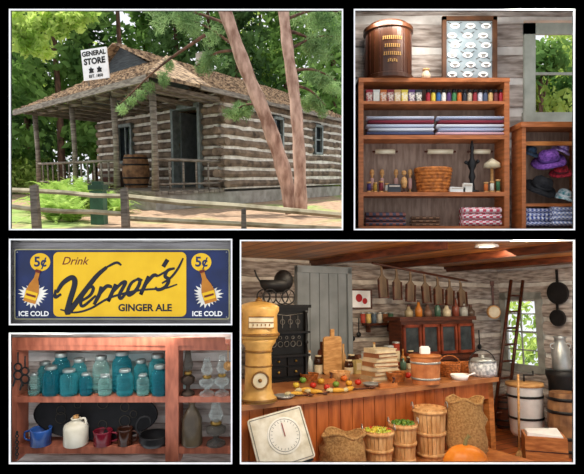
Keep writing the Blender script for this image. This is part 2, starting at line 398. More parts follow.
def barrel_parts(r,h,mw=WOODO,n=16):
    b=MB().lathe([(0,0),(r*.8,0),(r*.95,h*.25),(r,h*.5),(r*.95,h*.75),(r*.8,h),(r*.72,h),(r*.72,h*.96),(0,h*.96)],seg=n,sm=False)
    ks=[]
    for z,q in ((.1,.875),(.3,.97),(.7,.97),(.9,.875)): ks.append(('hoop',MB().lathe([(r*q,h*(z-.025)),(r*(q+.03),h*(z-.025)),(r*(q+.03),h*(z+.025)),(r*q,h*(z+.025))],seg=n),IRON))
    return [('staves',b,mw)]+ks
BRB=mat('brown_barrel','a0754e','6a4830')
thing('barrel','weathered wooden barrel standing on the cabin porch','barrel',FR1,P0+hp(1.2,2.55,.37),barrel_parts(.33,.8,BRB))
thing('crate','small dark wooden crate standing on the cabin porch','crate',FR1,P0+hp(.9,3.3,.37),[('crate_body',MB().box((0,0,.2),(.45,.4,.4)),WOODD),('slat',MB().box((0,-.21,.1),(.47,.02,.08)).box((0,-.21,.3),(.47,.02,.08)),GREYW)])
g=MB(); nx,ny=40,36; vs=[];fs=[]
for j in range(ny+1):
    for i in range(nx+1):
        y=6.0+j*.85; x0_=-.62*y-1; x1_=.112*y+(y-5)*.12
        x=x0_+(x1_-x0_)*i/nx; vs.append((x,y,GZ+ (0 if y<7 else rng.normal(0,.01))))
for j in range(ny):
    for i in range(nx): q=j*(nx+1)+i; fs.append((q,q+1,q+nx+2,q+nx+1))
g.add(vs,fs,True)
GR=bpy.data.materials.new('ground_soil_grass'); GR.use_nodes=True; nt=GR.node_tree;N=nt.nodes;L=nt.links
tc=N.new('ShaderNodeTexCoord'); n1=N.new('ShaderNodeTexNoise'); n1.inputs['Scale'].default_value=.35; n2=N.new('ShaderNodeTexNoise'); n2.inputs['Scale'].default_value=9; n2.inputs['Detail'].default_value=6
r1=N.new('ShaderNodeValToRGB'); r1.color_ramp.elements[0].position=.5; r1.color_ramp.elements[1].position=.6; r1.color_ramp.elements[0].color=(*hx('b89a80'),1); r1.color_ramp.elements[1].color=(*hx('96b060'),1)
r2=N.new('ShaderNodeValToRGB'); r2.color_ramp.elements[0].position=.3; r2.color_ramp.elements[0].color=(.5,.48,.45,1); r2.color_ramp.elements[1].position=.65
mx=N.new('ShaderNodeMix'); mx.data_type='RGBA'; mx.blend_type='MULTIPLY'; mx.inputs[0].default_value=1
for n_ in (n1,n2): L.new(tc.outputs['Object'],n_.inputs['Vector'])
L.new(n1.outputs['Fac'],r1.inputs[0]);L.new(n2.outputs['Fac'],r2.inputs[0]);L.new(r1.outputs[0],mx.inputs[6]);L.new(r2.outputs[0],mx.inputs[7]);L.new(mx.outputs[2],N['Principled BSDF'].inputs['Base Color']);N['Principled BSDF'].inputs['Roughness'].default_value=1
struct('ground','bare brown earth with patches of grass and pine needles',FR1,(0,0,0),g,GR,cat_='ground')
def fpost(px,pt,pb=229,w=7):
    l=onz(FR1,px,pb,GZ); u=l.y/F; h=pb-pt
    thing('fence_post','weathered split wood fence post','fence post',FR1,l,[('fence_post',MB().hexa([(-w/2,-w/2,0),(w/2,-w/2,0),(w/2,w/2,0),(-w/2,w/2,0)],[(-w/2.2,-w/2.2,h-2),(w/2.2,-w/2.3,h),(w/2.4,w/2.4,h-1),(-w/2.2,w/2.2,h-3)]),GREYW)],u=u,group='split rail fence posts')
RAILM=mat('split_rail','bdb498','80775c',scale=5,bump=.3)
def frail(p,q,w=2.6,d0=6.35,d1=6.35):
    a=at(FR1,*p,d0);b=at(FR1,*q,d1)
    c=[a.lerp(b,t)+Vector((0,rng.normal(0,.01),rng.normal(0,.008))) for t in (0,.25,.5,.75,1)]
    c=[x-a for x in c]; u=d0/F
    thing('fence_rail','long weathered split rail of the yard fence','fence rail',FR1,a,[('fence_rail',MB().tube(c,w*u,6,sm=False),RAILM)],group='split rail fence rails')
fpost(37,184,230);fpost(126,187,230);fpost(244,207,231,5)
frail((2,189),(124,196));frail((2,207),(124,214));frail((128,197),(346,216),3.2,6.3,6.15);frail((128,219),(346,229),2.8,6.3,6.15)
thing('trash_can','dark green metal litter bin beside the split rail fence','bin',FR1,Vector((onz(FR1,96,229,GZ).x*1.08,6.95,GZ)),[('bin_body',MB().box((0,0,17),(13,12,34)),mat('green_paint','3f6b50','2d4f3a')),('bin_lid',MB().box((0,0,37),(15,14,5)).box((0,0,41),(9,8,4)),mat('green_lid','2d4f3a'))],u=6.9/F)
FERNG=leafmat('fern_green','c0dc78','84a84c',5)
def fern(loc,s,fr=FR1):
    m=MB()
    for k in range(26):
        a=k*2.4; L_=s*random.uniform(.7,1.1); el=random.uniform(.5,1.25)
        pts=[Vector((math.cos(a)*L_*t*math.cos(el)*1.1,math.sin(a)*L_*t*math.cos(el)*1.1,L_*(t*math.sin(el)*1.3-.65*t*t))) for t in (0,.2,.4,.6,.8,1)]
        side=Vector((-math.sin(a),math.cos(a),0))
        for i in range(5):
            for q in (0,.33,.66):
                p=pts[i].lerp(pts[i+1],q); w=L_*.22*(1-(i+q)/5.2)
                for sg in (-1,1):
                    e=p+side*sg*w+(pts[i+1]-pts[i])*.5; m.add([p,p+(pts[i+1]-pts[i])*.35,e],[(0,1,2)])
    thing('fern','green leafy fern growing beside the porch','fern',fr,loc,[('fern',m,FERNG)],group='ferns along the porch')
for px,py,s in [(50,212,1.1),(64,215,1.1),(77,210,1.25),(90,213,1.1),(58,206,1.3),(84,205,1.3),(108,211,.9),(44,207,1.1),(72,222,.8),(118,214,.7),(70,204,1.3),(98,206,1.0),(56,221,.8)]:
    fern(onz(FR1,px,py,GZ),s*.85)
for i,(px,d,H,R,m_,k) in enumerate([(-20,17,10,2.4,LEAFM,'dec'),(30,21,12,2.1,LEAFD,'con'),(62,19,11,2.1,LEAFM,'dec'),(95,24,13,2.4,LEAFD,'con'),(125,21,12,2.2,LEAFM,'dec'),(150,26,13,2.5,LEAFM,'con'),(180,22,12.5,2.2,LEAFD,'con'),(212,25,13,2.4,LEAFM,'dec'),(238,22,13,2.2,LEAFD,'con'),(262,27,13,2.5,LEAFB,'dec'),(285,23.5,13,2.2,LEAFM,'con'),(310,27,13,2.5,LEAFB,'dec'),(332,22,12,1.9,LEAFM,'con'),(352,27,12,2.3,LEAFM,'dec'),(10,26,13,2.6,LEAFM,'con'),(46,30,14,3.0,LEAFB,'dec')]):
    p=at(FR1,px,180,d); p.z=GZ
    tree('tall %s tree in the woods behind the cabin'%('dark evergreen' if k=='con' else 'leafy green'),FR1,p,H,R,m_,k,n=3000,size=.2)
for px,d,s in [(335,20,1.3),(350,21,1.5),(20,19,1.2),(4,18,1.2),(40,20,1.1),(322,22,1.2)]:
    p=at(FR1,px,180,d); p.z=GZ
    cs=[(rng.normal(0,.5)*s,rng.normal(0,.4)*s,s*.5+rng.normal(0,.2)) for _ in range(12)]
    r_=link(bpy.data.objects.new('shrub',leafmesh('shrub',cs,[.5*s]*12,1500,.12,LEAFB))); r_.matrix_world=FR1@Matrix.Translation(p); r_['label']='rounded green shrub growing near the cabin'; r_['category']='shrub'; r_['group']='shrubs near the cabin'
def pine(label,pts,ws,d,cl,m,n,size):
    P=[at(FR1,x,y,d) for x,y in pts]; base=P[0].copy()
    C=cat([p-base for p in P],5); k=len(C); rr=[np.interp(i/(k-1),np.linspace(0,1,len(ws)),ws)*d/F*(1+.08*math.sin(i*1.7)) for i in range(k)]
    root=link(bpy.data.objects.new('pine_tree',None)); root.matrix_world=FR1@Matrix.Translation(base); root['label']=label; root['category']='tree'
    addmesh('trunk',mesh('trunk',MB().tube(C,rr,12),BARKR),root)
    cs=[];rs=[]
    for (s,e,w) in cl:
        mb=MB(); a=at(FR1,*s,d)-base; b=at(FR1,*e,d+.4)-base
        q=cat([a,a.lerp(b,.5)+Vector((0,0,.08)),b],5); mb.tube(q,[.025*(1-i/len(q))+.005 for i in range(len(q))],6)
        addmesh('branch',mesh('branch',mb,BARK),root)
        for t in np.linspace(.45,1,8): cs.append(tuple(a.lerp(b,t)+Vector((rng.normal(0,.08),rng.normal(0,.15)+.1,rng.normal(0,.05))))); rs.append(w*d/F)
    addmesh('foliage',leafmesh('foliage',cs,rs,n,size,m,shape='needle'),root)
pine('reddish pine tree with a strongly leaning trunk',[(293,213),(282,165),(266,118),(246,70),(224,8),(216,-20)],[7.6,7.2,6.8,6.4,6,5.6],8.5,[((240,50),(178,16),9),((230,25),(146,6),10),((262,105),(230,114),6),((236,50),(196,66),7),((205,35),(120,104),6)],NEED,5200,.07)
pine('upright pine tree with reddish bark and drooping needled branches',[(301,212),(299,150),(295,100),(288,50),(283,5),(282,-20)],[6.4,6,5.6,5.4,5,4.8],8.2,[((288,50),(338,36),10),((284,20),(338,12),11),((293,70),(336,80),8),((287,30),(328,56),8),((294,85),(326,106),6)],NEED,5600,.07)
a=at(FR1,-40,230,7.5); a.z=GZ
pts=[Vector((0,0,0)),Vector((.1,0,1.6)),Vector((.5,0,2.6)),at(FR1,8,28,7.2)-a,at(FR1,60,16,7.0)-a]
BR=[]
for e in ((20,48),(48,50),(78,22),(36,18)): BR.append(('branch',MB().tube(cat([at(FR1,8,26,7.2)-a,at(FR1,(8+e[0])/2,(24+e[1])/2-4,7.1)-a,at(FR1,e[0],e[1],6.95)-a],4),.01,6),BARK))
root=thing('maple_tree','slim maple tree with bright green overhanging leaves','tree',FR1,a,[('trunk',MB().tube(cat(pts,5),[.10-.004*i for i in range(21)],8),BARK)]+BR)
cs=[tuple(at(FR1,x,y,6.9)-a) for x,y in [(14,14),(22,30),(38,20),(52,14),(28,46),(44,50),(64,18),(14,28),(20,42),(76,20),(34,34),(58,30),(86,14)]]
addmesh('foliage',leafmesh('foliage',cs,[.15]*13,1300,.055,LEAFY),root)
# =====================================================================
# PANEL: SEWING SHELF
def X(px,d): return (px-CX)*d/F
def Z(py,d): return (CY-py)*d/F
DW=3.56
logwall('wall_back','whitewashed log wall with white chinking behind shelves',FR0,(X(349,DW),DW,Z(236,DW)),(590-349)*DW/F,246*DW/F,8,holes=[((523-349)*DW/F,(600-349)*DW/F,(236-120)*DW/F,(236-32)*DW/F)],th=.03)
pw=MB()
pw.hexa([(X(348.5,3.03),3.03,Z(232,3.03)),(X(348.5,4),4.0,Z(232,4)),(X(347.5,4),4.0,Z(232,4)),(X(347.5,3.03),3.03,Z(232,3.03))],[(X(348.5,3.03),3.03,Z(0,3.03)),(X(348.5,4),4.0,Z(-10,4)),(X(347.5,4),4.0,Z(-10,4)),(X(347.5,3.03),3.03,Z(0,3.03))])
struct('wall_left','thin black partition between two display rooms',FR0,(0,0,0),pw,BLACK)
za,zb_=Z(1,3.04),Z(4,3.62)
pw=MB().hexa([(X(350,3.04),3.04,za),(2.15,3.04,za),(2.15,3.62,zb_),(X(350,3.62),3.62,zb_)],[(X(350,3.04),3.04,za+.02),(2.15,3.04,za+.02),(2.15,3.62,zb_+.02),(X(350,3.62),3.62,zb_+.02)])
struct('ceiling','sloping white board ceiling over the sewing shelf room',FR0,(0,0,0),pw,CHW,cat_='ceiling')
pw=MB(); pw.box((1.2,3.28,Z(233,3.02)+.0),(1.6,.5,.01)); struct('floor','dark board floor under the shelves',FR0,(0,0,0),pw,WOODD,cat_='floor')
def win_parts(w,h,t=4,dv=True,m=None):
    m=m or mat('grey_green_trim','b5bab0','969c92')
    f=MB().box((-w/2,0,h/2),(t,3,h+t)).box((w/2,0,h/2),(t,3,h+t)).box((0,0,h),(w+t,3,t)).box((0,-.5,0),(w+t+3,4,t))
    mu=MB().box((0,0,h/2),(w,1.6,2.4)); 
    if dv: mu.box((0,0,h/2),(1.8,1.6,h)).box((0,0,h*.25),(w,1.6,1.6)).box((0,0,h*.75),(w,1.6,1.6))
    return [('window_frame',f,m),('muntin',mu,m)]
thing('window_1','wide grey-trimmed cabin window looking out on green trees','window',FR0,(X(559,DW),DW-.05,Z(120,DW)),win_parts(66,88,11,False),u=DW/F,kind='structure')
for (px,py,d,m_) in [(540,66,5.0,LEAFM),(566,88,5.6,LEAFB),(535,104,5.2,LEAFB),(570,52,5.8,LEAFB),(552,112,5.5,LEAFM)]:
    p=at(FR0,px,py,d); cs=[(rng.normal(0,.15),rng.normal(0,.15),rng.normal(0,.12)+p.z) for _ in range(8)]
    rt=thing('garden_tree','small leafy tree seen outside the window','tree',FR0,(p.x,p.y,0),[('trunk',MB().tube([(0,0,0),(.02,0,p.z*.5),(0,0,p.z)],.02,6),BARK),('branch',MB().tube([(0,0,p.z*.7),(.1,0,p.z)],.01,6),BARK)],group='trees outside the window')
    addmesh('foliage',leafmesh('foliage',cs,[.2]*8,620,.05,m_),rt)
F2=3.28;U2=F2/F
def s2(px,py,dd=.04): d=F2+dd; return (X(px,d),d,Z(py,F2))
b=MB().box((-73,13,75),(5,26,150)).box((73,13,75),(5,26,150))
sh=[('back_panel',MB().box((0,25.5,75),(146,1,150)),mat('shelf_back','9c8474','7c6455',st=(6,1,1)))]
for y,t in ((78,4),(101,3),(135,4),(192,4),(226,4)): sh.append(('shelf_board',MB().box((0,12.6,228-y-t/2),(151 if y==78 else 143,27 if y==78 else 25,t)),WOODR))
thing('shelf_unit','red-brown wooden open shelf unit holding sewing goods','shelf',FR0,(X(434,F2),F2,Z(228,F2)),[('shelf_side',b,WOODR)]+sh,u=U2)
pr=[(0,0),(26,0),(26,4),(24,5),(24,50),(26,51),(26,55),(21,57),(21,59),(0,60)]
gold=mat('gold_letter','b98d4c','94692f')
GT=[]
for k,(z,w) in enumerate([(39,15),(31,13),(23,14),(16,8)]):
    n=int(w/1.5); gt=MB()
    for q in range(n):
        an=(q-n/2+.5)*.085; gt.box((24.2*math.sin(an),-24.2*math.cos(an),z),(.8,.5,3.6 if k<3 else 2.2),R=(0,0,an)); gt.box((24.2*math.sin(an),-24.2*math.cos(an),z+(1.2 if q%2 else -1.2)),(1.7,.5,.7),R=(0,0,an))
    GT.append(('gold_lettering',gt,gold))
pn=MB()
for q in range(24):
    an=q*math.pi/12
    if q in (17,18,19): continue
    pn.box((24*math.cos(an),24*math.sin(an),27),(.8,.8,44),R=(0,0,an))
thing('spool_cabinet','round dark brown wooden cabinet with gold lettering on the shelf top','cabinet',FR0,s2(388,78,.11),[('cabinet_body',MB().lathe(pr,seg=32,sm=False),mat('walnut','55301b','371c0f',rough=.35,st=(1,1,.2))),('panel_strip',pn,WOODD)]+GT,u=U2*.98)
fr_=MB(); 
for x in (-26,26): fr_.box((x,-1,33),(4,4,68))
for z in (1,65): fr_.box((0,-1,z+.5),(56,4,4))
bd=MB().box((0,1,33),(52,1,64)); ov=[];rd=MB()
for r_ in range(6):
    for c_ in range(3):
        x=-16+c_*16+(1.5 if r_%2 else -1.5);z=8.5+r_*10
        ov.append(('button_card',MB().poly([(x+5*math.cos(t),z+2.9*math.sin(t)) for t in np.linspace(0,2*math.pi,15)[:-1]],.2,.8),WHT)); rd.box((x,-.9,z),(5,.5,.8)).box((x,-.9,z-1.5),(3,.5,.6)); rd.tube([(x-7,.2,z+(4 if (r_+c_)%2 else -4)),(x,.2,z),(x+7,.2,z+(4 if (r_+c_)%2 else -4))],.35,5)
thing('button_display','dark-framed pale card of oval buttons joined by cords','framed display',FR0,s2(469,78,.1),[('frame',fr_,mat('mid_brown_frame','5e3a20','3e2412')),('backing_card',bd,mat('blue_grey_card','9fabb1','7a8890')),('cord',rd,mat('tan_ribbon','5d5448'))]+ov,u=U2)
thing('ivory_jar','small ivory jar beside the round cabinet','jar',FR0,s2(426,78),[('jar_body',MB().lathe([(0,0),(4,0),(4.5,5),(3,8),(3,9),(0,9)]),CREAM),('jar_lid',MB().lathe([(0,9),(3.4,9),(3.4,11),(0,12)]),WOODL)],u=U2)
cols=['a02030','d8c040','2e5f9a','e8e4da','56306a','3c7d4a','c86a2a','1f2430','b8a890','8c1f2a','d0cfd8','44506a','caa36a','6a2f2f']
for i in range(15):
    px=428+i*5.2; c=cols[i%14]
    thing('button_jar','small glass jar filled with coloured buttons and a dark lid','jar',FR0,s2(px,101,.04),[('jar_body',MB().lathe([(0,0),(2.3,0),(2.4,1),(2.4,8),(1.7,10),(0,10)],seg=12),mat('btn'+c,c,None,rough=.3,scale=80)),('jar_lid',MB().lathe([(0,10),(2,10),(2,13),(0,13)],seg=12),IRON)],u=U2,group='jars of buttons on a shelf')
for i in range(8):
    px=369+i*7; c=cols[(i*3)%14]
    thing('thread_box','small patterned cardboard box of thread','box',FR0,s2(px,101,.04),[('box_body',MB().box((0,0,5),(6,6,10)),mat('tbx'+c,c,'e0d8c8',scale=90)),('box_lid',MB().box((0,0,11),(6.6,6.6,2.4)),mat('tbl'+c,c))],u=U2,group='thread boxes on a shelf')
bc=[('3b4668','5a5f86','navy blue'),('e3e4ea','9aa6c8','pale blue patterned'),('a33a4c','6a1c2c','dark red'),('f2f0ee','c4cade','white and blue'),('d58a98','f0d8dc','pink checked'),('6a86b8','e6e6ee','light blue checked')]
for side,cx in ((0,399),(1,469)):
    for k in range(5):
        j=[[0,3,1,2,1],[4,5,3,2,5]][side][k]; c=bc[j]; w=67-(k%2)*2
        m_=MB().tube([(-w/2,0,0),(w/2,0,0)],2,12,M=Matrix.Diagonal((1,4,1,1)),sm=True)
        d=F2+.055
        thing('fabric_bolt','folded bolt of %s cotton fabric stacked on the shelf'%c[2],'fabric',FR0,(X(cx+(k%2),d),d,Z(135,F2)+(2+k*4.0)*U2),[('fabric_bolt',m_,checks('fab%d'%j,c[0],c[1],110))],u=U2,group='fabric bolts on the shelf')
def spool(px,py,c,h=9):
    thing('thread_spool','wooden thread spool wound with coloured thread','spool',FR0,s2(px,py,.03),[('spool_core',MB().lathe([(0,0),(2.4,0),(2.4,1),(1.2,1.6),(1.2,h-1.6),(2.4,h-1),(2.4,h),(0,h)],seg=12),WOODL),('thread',MB().lathe([(1.2,1.6),(2,1.8),(2,h-1.8),(1.2,h-1.6)],seg=12),mat('thr'+c,c))],u=U2,group='thread spools')
for px,c in [(369,'3a2a60'),(375,'b0872c'),(381,'7a1f2a'),(387,'e0ddd0'),(486,'c86a2a'),(492,'d9d4c2'),(498,'2e5f3a')]: spool(px,192,c,9+random.random()*4)
def basket(name,label,fr,loc,r,h,u,m=WICK,handle=True,n=18,flare=.82,oval=1):
    b=MB()
    for i in range(7):
        z=h*(i+.5)/7; rr=r*(flare+(1-flare)*i/6); b.ring((0,0,z),rr,h/12,k=(oval,1),seg=28)
    for k in range(n):
        a=2*math.pi*k/n; b.tube([(r*flare*math.cos(a)*oval,r*flare*math.sin(a),0),(r*math.cos(a)*1.02*oval,r*math.sin(a)*1.02,h)],h/22,5)
    b.lathe([(0,0),(r*flare,0),(r*flare,h*.06),(0,h*.06)],seg=20,M=Matrix.Diagonal((oval,1,1,1)))
    rim=MB().ring((0,0,h),r*1.02,h*.07,k=(oval,1),seg=28)
    P=[('basket_body',b,m),('rim',rim,m)]
    if handle:
        P.append(('handle',MB().tube([(r*oval*math.cos(t),0,h+r*.75*math.sin(t)) for t in np.linspace(0,math.pi,14)],h*.05,6),m))
    return thing(name,label,'basket',fr,loc,P,u=u)
basket('wicker_basket','orange-brown oval woven wicker basket',FR0,s2(433,192,.08),13,24,U2,oval=1.35,handle=False,m=mat('orange_wicker','d07c35','8a4a1c',scale=40,bump=.4))
thing('basket_lining','pale cloth bundle lying in the wicker basket','cloth',FR0,(s2(433,192,.08)[0],F2+.08,Z(192,F2)+22*U2),[('basket_lining',MB().ball((0,0,0),10,(1.3,.8,.4)),mat('tan_cloth','dcb8a4','ae8570'))],u=U2)
fgm=MB().lathe([(0,0),(7,0),(7,2),(3,3),(2,12),(3.5,16),(2,22),(4,27),(4.5,31),(2,35),(1.5,42),(2,46),(1,52),(0,56)],seg=14)
thing('pincushion_stand','tall turned black iron pincushion stand','stand',FR0,s2(472,192,.06),[('stand',fgm,IRON),('arm',MB().tube([(-6,0,30),(0,0,27),(6,0,31)],1,6).ball((-6,0,31),2).ball((6,0,32),2),IRON)],u=U2)
thing('mushroom_darner','pale wooden mushroom-shaped darner','darner',FR0,s2(492,192,.07),[('cap',MB().lathe([(0,36),(8,30),(8.5,26),(3,25),(0,25)]),CREAM),('stem',MB().lathe([(0,0),(4,0),(3.5,2),(1.5,4),(1.5,25),(0,25)]),WOODL)],u=U2)
thing('figurine','small jointed wooden figure on a stand beside a basket','figurine',FR0,s2(404,192,.05),[('torso',MB().lathe([(0,4),(2.5,5),(3.4,11),(2.2,15),(0,17)]),WOODL),('head',MB().ball((0,0,20),2.6),WOODL),('stand_base',MB().cyl((0,0,0),4,1).cyl((0,0,1),.6,5),WOODD)],u=U2)
for px,w,h,c,l_ in [(394,13,8,'3a3d42','dark folded wool cloth beside thread spools'),(457,15,5,'f5f1ea','white paper pattern packets beside a basket'),(467,9,9,'e8e2d6','upright cream envelope of sewing patterns')]:
    thing('pattern_packet',l_,'packet',FR0,s2(px,192,.02),[('packet',MB().box((0,0,h/2),(w,5,h),R=(0,.05,0)),mat('pk'+c,c)),('packet_flap',MB().box((0,-2.8,h*.75),(w*.8,.4,h*.2)),mat('pkf','c8b8a8'))],u=U2)
for px in (372,382,396,410):
    thing('wooden_bobbin','small turned wooden bobbin wound with rose thread','bobbin',FR0,s2(px,192,.1),[('bobbin',MB().lathe([(0,0),(3,0),(3,1),(1,2),(1.2,18),(2.5,20),(2,24),(0,25)],seg=12),WOODL),('thread',MB().lathe([(1,4),(2,5),(2,15),(1,16)],seg=12),mat('rosethr','d0a298'))],u=U2,group='turned bobbins on the shelf')
for px,w in ((385,20),(440,26),(480,20)):
    thing('lace_roll','rolled strip of cream lace under the fabric shelf','lace',FR0,(X(px,F2+.1),F2+.1,Z(146,F2)-.02),[('lace_roll',MB().tube([(-w/2,0,0),(w/2,0,0)],2.6,12),CREAM),('core',MB().tube([(-w/2-3,0,0),(w/2+3,0,0)],1,8),WOODD)],u=U2)
for px,w,h,c1,c2,l_,dd in [(385,40,14,'4a4f63','8f5a50','folded dark patchwork quilt on the lowest shelf',.07),(425,28,10,'8d6b52','5a4232','folded brown wool blanket on the lowest shelf',.07),(480,38,19,'d04a62','f2eaea','red and white patchwork quilt on the lowest shelf',.05)]:
    m_=MB()
    for k in range(3): m_.tube([(-w/2,0,h/6+k*h/3),(w/2,0,h/6+k*h/3)],h/6*1.05,12,M=Matrix.Diagonal((1,2.4,1,1)))
    thing('quilt',l_,'quilt',FR0,s2(px,226,dd),[('quilt',m_,checks('q'+c1,c1,c2,45))],u=U2)
b=MB().box((-29,12,52),(4,24,104)).box((31,12,52),(4,24,104))
thing('hat_rack','open red-brown wooden cabinet hung with knitted hats','cabinet',FR0,(X(549,F2),F2-.05,Z(229,F2)),[('cabinet_side',b,WOODR),('back_panel',MB().box((1,23.5,52),(60,1,104)),mat('shelf_back','9c8474')),('top_board',MB().box((1,11,104),(68,28,5)),WOODR),('shelf_board',MB().box((1,12,24),(58,22,3)),WOODR),('peg_rail',MB().box((1,4,86),(58,3,4)),WOODO)],u=(F2-.05)/F)
def hat(px,py,c1,c2,r,l_,t=0,tx=-.5):
    cr=MB().lathe([(r*.8,0),(r*.82,r*.35),(r*.74,r*.6),(r*.5,r*.8),(0,r*.86)],seg=20); br=MB().lathe([(r*.78,.6),(r*1.25,-r*.05),(r*1.35,-r*.22),(r*1.3,-r*.26),(r*1.2,-r*.12),(r*.78,0)],seg=24)
    for m_ in (cr,br):
        for i,(x,y,q) in enumerate(m_.v):
            a=math.atan2(y,x); m_.v[i]=(x*(1+.05*math.sin(3*a)),y*(1+.05*math.cos(2*a)),q+r*.07*math.sin(3*a+1))
    thing('hat',l_,'hat',FR0,at(FR0,px,py,F2+.02),[('crown',cr,mat('hat'+c1,c1,c2,scale=60,rough=1,bump=.5)),('brim',br,mat('hat'+c1,c1,c2)),('hat_band',MB().lathe([(r*.83,r*.05),(r*.85,r*.08),(r*.85,r*.25),(r*.83,r*.27)],seg=20),mat('hatb'+c2,c2))],u=F2/F,ry=t,rx=tx,group='hats hung in the cabinet')
hat(549,160,'8a55b0','53307a',12,'large purple felt hat hung on a peg',-.3,.5); hat(562,150,'b8a0d0','6a4a90',7,'lilac hat with darker band on a peg',.4,.4); hat(541,187,'242428','141418',12,'black wide-brimmed hat hung in the cabinet',.25,.6); hat(561,172,'c83040','5a1420',8,'red hat hung in the cabinet',-.2,.5); hat(564,196,'3f8a94','e4e8ea',8,'teal hat with a white band',.2,.4); hat(530,152,'2a3f55','16222f',7,'dark blue hat hung on a peg',.3,.5)
for px,w,h,c1,c2,l_ in [(535,26,18,'3a55b0','eef0fa','blue and white gingham cloth heaped on a shelf'),(561,26,20,'8a9ad0','f0f0f8','pale blue checked cloth heaped on a shelf')]:
    m_=MB()
    for k in range(4): m_.tube([(-w/2,0,h/8+k*h/4),(-w/6,0,h/8+k*h/4+.8*math.sin(k*2)),(w/2,0,h/8+k*h/4)],h/8*1.15,12,M=Matrix.Diagonal((1,2.6,1,1)))
    thing('gingham_cloth',l_,'cloth',FR0,(X(px,F2+.03),F2+.01,Z(229,F2)+.0+3*U2),[('gingham_cloth',m_,checks('g'+c1,c1,c2,75))],u=U2)
# =====================================================================
# PANEL: ENAMEL SIGN
DS=3.1
logwall('wall_back','pale grey whitewashed log wall behind the enamel sign',FR0,(X(0,DS),DS,Z(331,DS)),(236)*DS/F,93*DS/F,3,th=.03,ml=mat('pale_log','c4c0c2','a09b9c',scale=5,st=(1,4,7)),mc=CHW)
dS=3.055;us=dS/F
def rr(x0,x1,z0,z1,r=3):
    P=[]
    for cx,cz,a0 in ((x1-r,z1-r,0),(x0+r,z1-r,90),(x0+r,z0+r,180),(x1-r,z0+r,270)):
        for k in range(5): a=math.radians(a0+k*22.5); P.append((cx+r*math.cos(a),cz+r*math.sin(a)))
    return P
YEL=mat('yellow_enamel','f7c71c','eebc10',rough=.3); NAV=mat('navy_enamel','1b2d62','15244e',rough=.3); INK=mat('near_black_ink','12162e','0c1022',rough=.35)
sx,sz=123,283
def Q(x,y): return (x-sx,sz-y)
def QS(L_):
    out=[]
    for a,b in L_:
        x=(a-122)*1.0; z=(284-b)*1.12
        z+=.15*x; x+=.34*z
        out.append((x+120-sx,z+sz-284.5))
    return out
bdm=MB().poly(rr(16-sx,230-sx,sz-319,sz-249,2),0,1.2)
blk=MB().poly(rr(17-sx,229-sx,sz-318,sz-250,2),-1.2,.15)
yel=MB().poly(rr(55-sx,187-sx,sz-316,sz-252,5),-1.4,.5)
script=MB()
for pts,w in [([(63,283),(66,275),(73,271),(78,277),(79,294),(81,303),(90,286),(97,273),(104,266)],2.8),
   ([(89,295),(97,290),(98,284),(94,282),(90,287),(90,295),(94,299),(103,291)],1.8),([(105,283),(106,290),(104,299)],2.0),([(105,292),(110,284),(116,285)],1.9),
   ([(119,283),(117,298)],2.0),([(118,291),(124,283),(128,283),(126,293),(129,297),(133,291)],1.8),
   ([(139,281),(134,284),(133,291),(136,295),(141,291),(142,284),(139,281),(144,283)],1.8),
   ([(149,280),(147,296)],2.0),([(148,288),(153,280),(158,281)],1.8),([(162,267),(160,273)],2.2),
   ([(172,276),(166,277),(165,282),(170,286),(169,292),(163,294),(159,291)],1.8),
   ([(61,280),(63,287),(68,285)],1.6),([(104,266),(112,263),(118,266)],1.3),([(158,281),(166,277)],1.1)]: script.stroke(QS(pts),w,-2.1)
script.stroke([Q(*p) for p in [(163,283),(172,277),(179,268),(184,258)]],1.2,-2.1)
script.stroke([Q(*p) for p in [(62,309),(76,312),(92,308),(112,297),(140,290),(165,288),(178,284)]],1.1,-2.1)
drink=MB().text('Drink',11,(Q(76,261)[0],-2.0,Q(76,261)[1]),bold=.08,shear=.35,ext=.2)
ga=MB().text('GINGER ALE',9.6,(Q(146,307.5)[0],-2.0,Q(146,307.5)[1]),bold=.34)
RED=mat('red_brown_ink','7a2a20','5f1d15')
bot=MB();spl=MB();cir=MB();lab=MB();nav=MB(); PR=[]
for x0,x1 in ((18.5,53.5),(188.5,227.5)): nav.poly(rr(x0-sx,x1-sx,sz-317,sz-251.5,2),-1.4,.3)
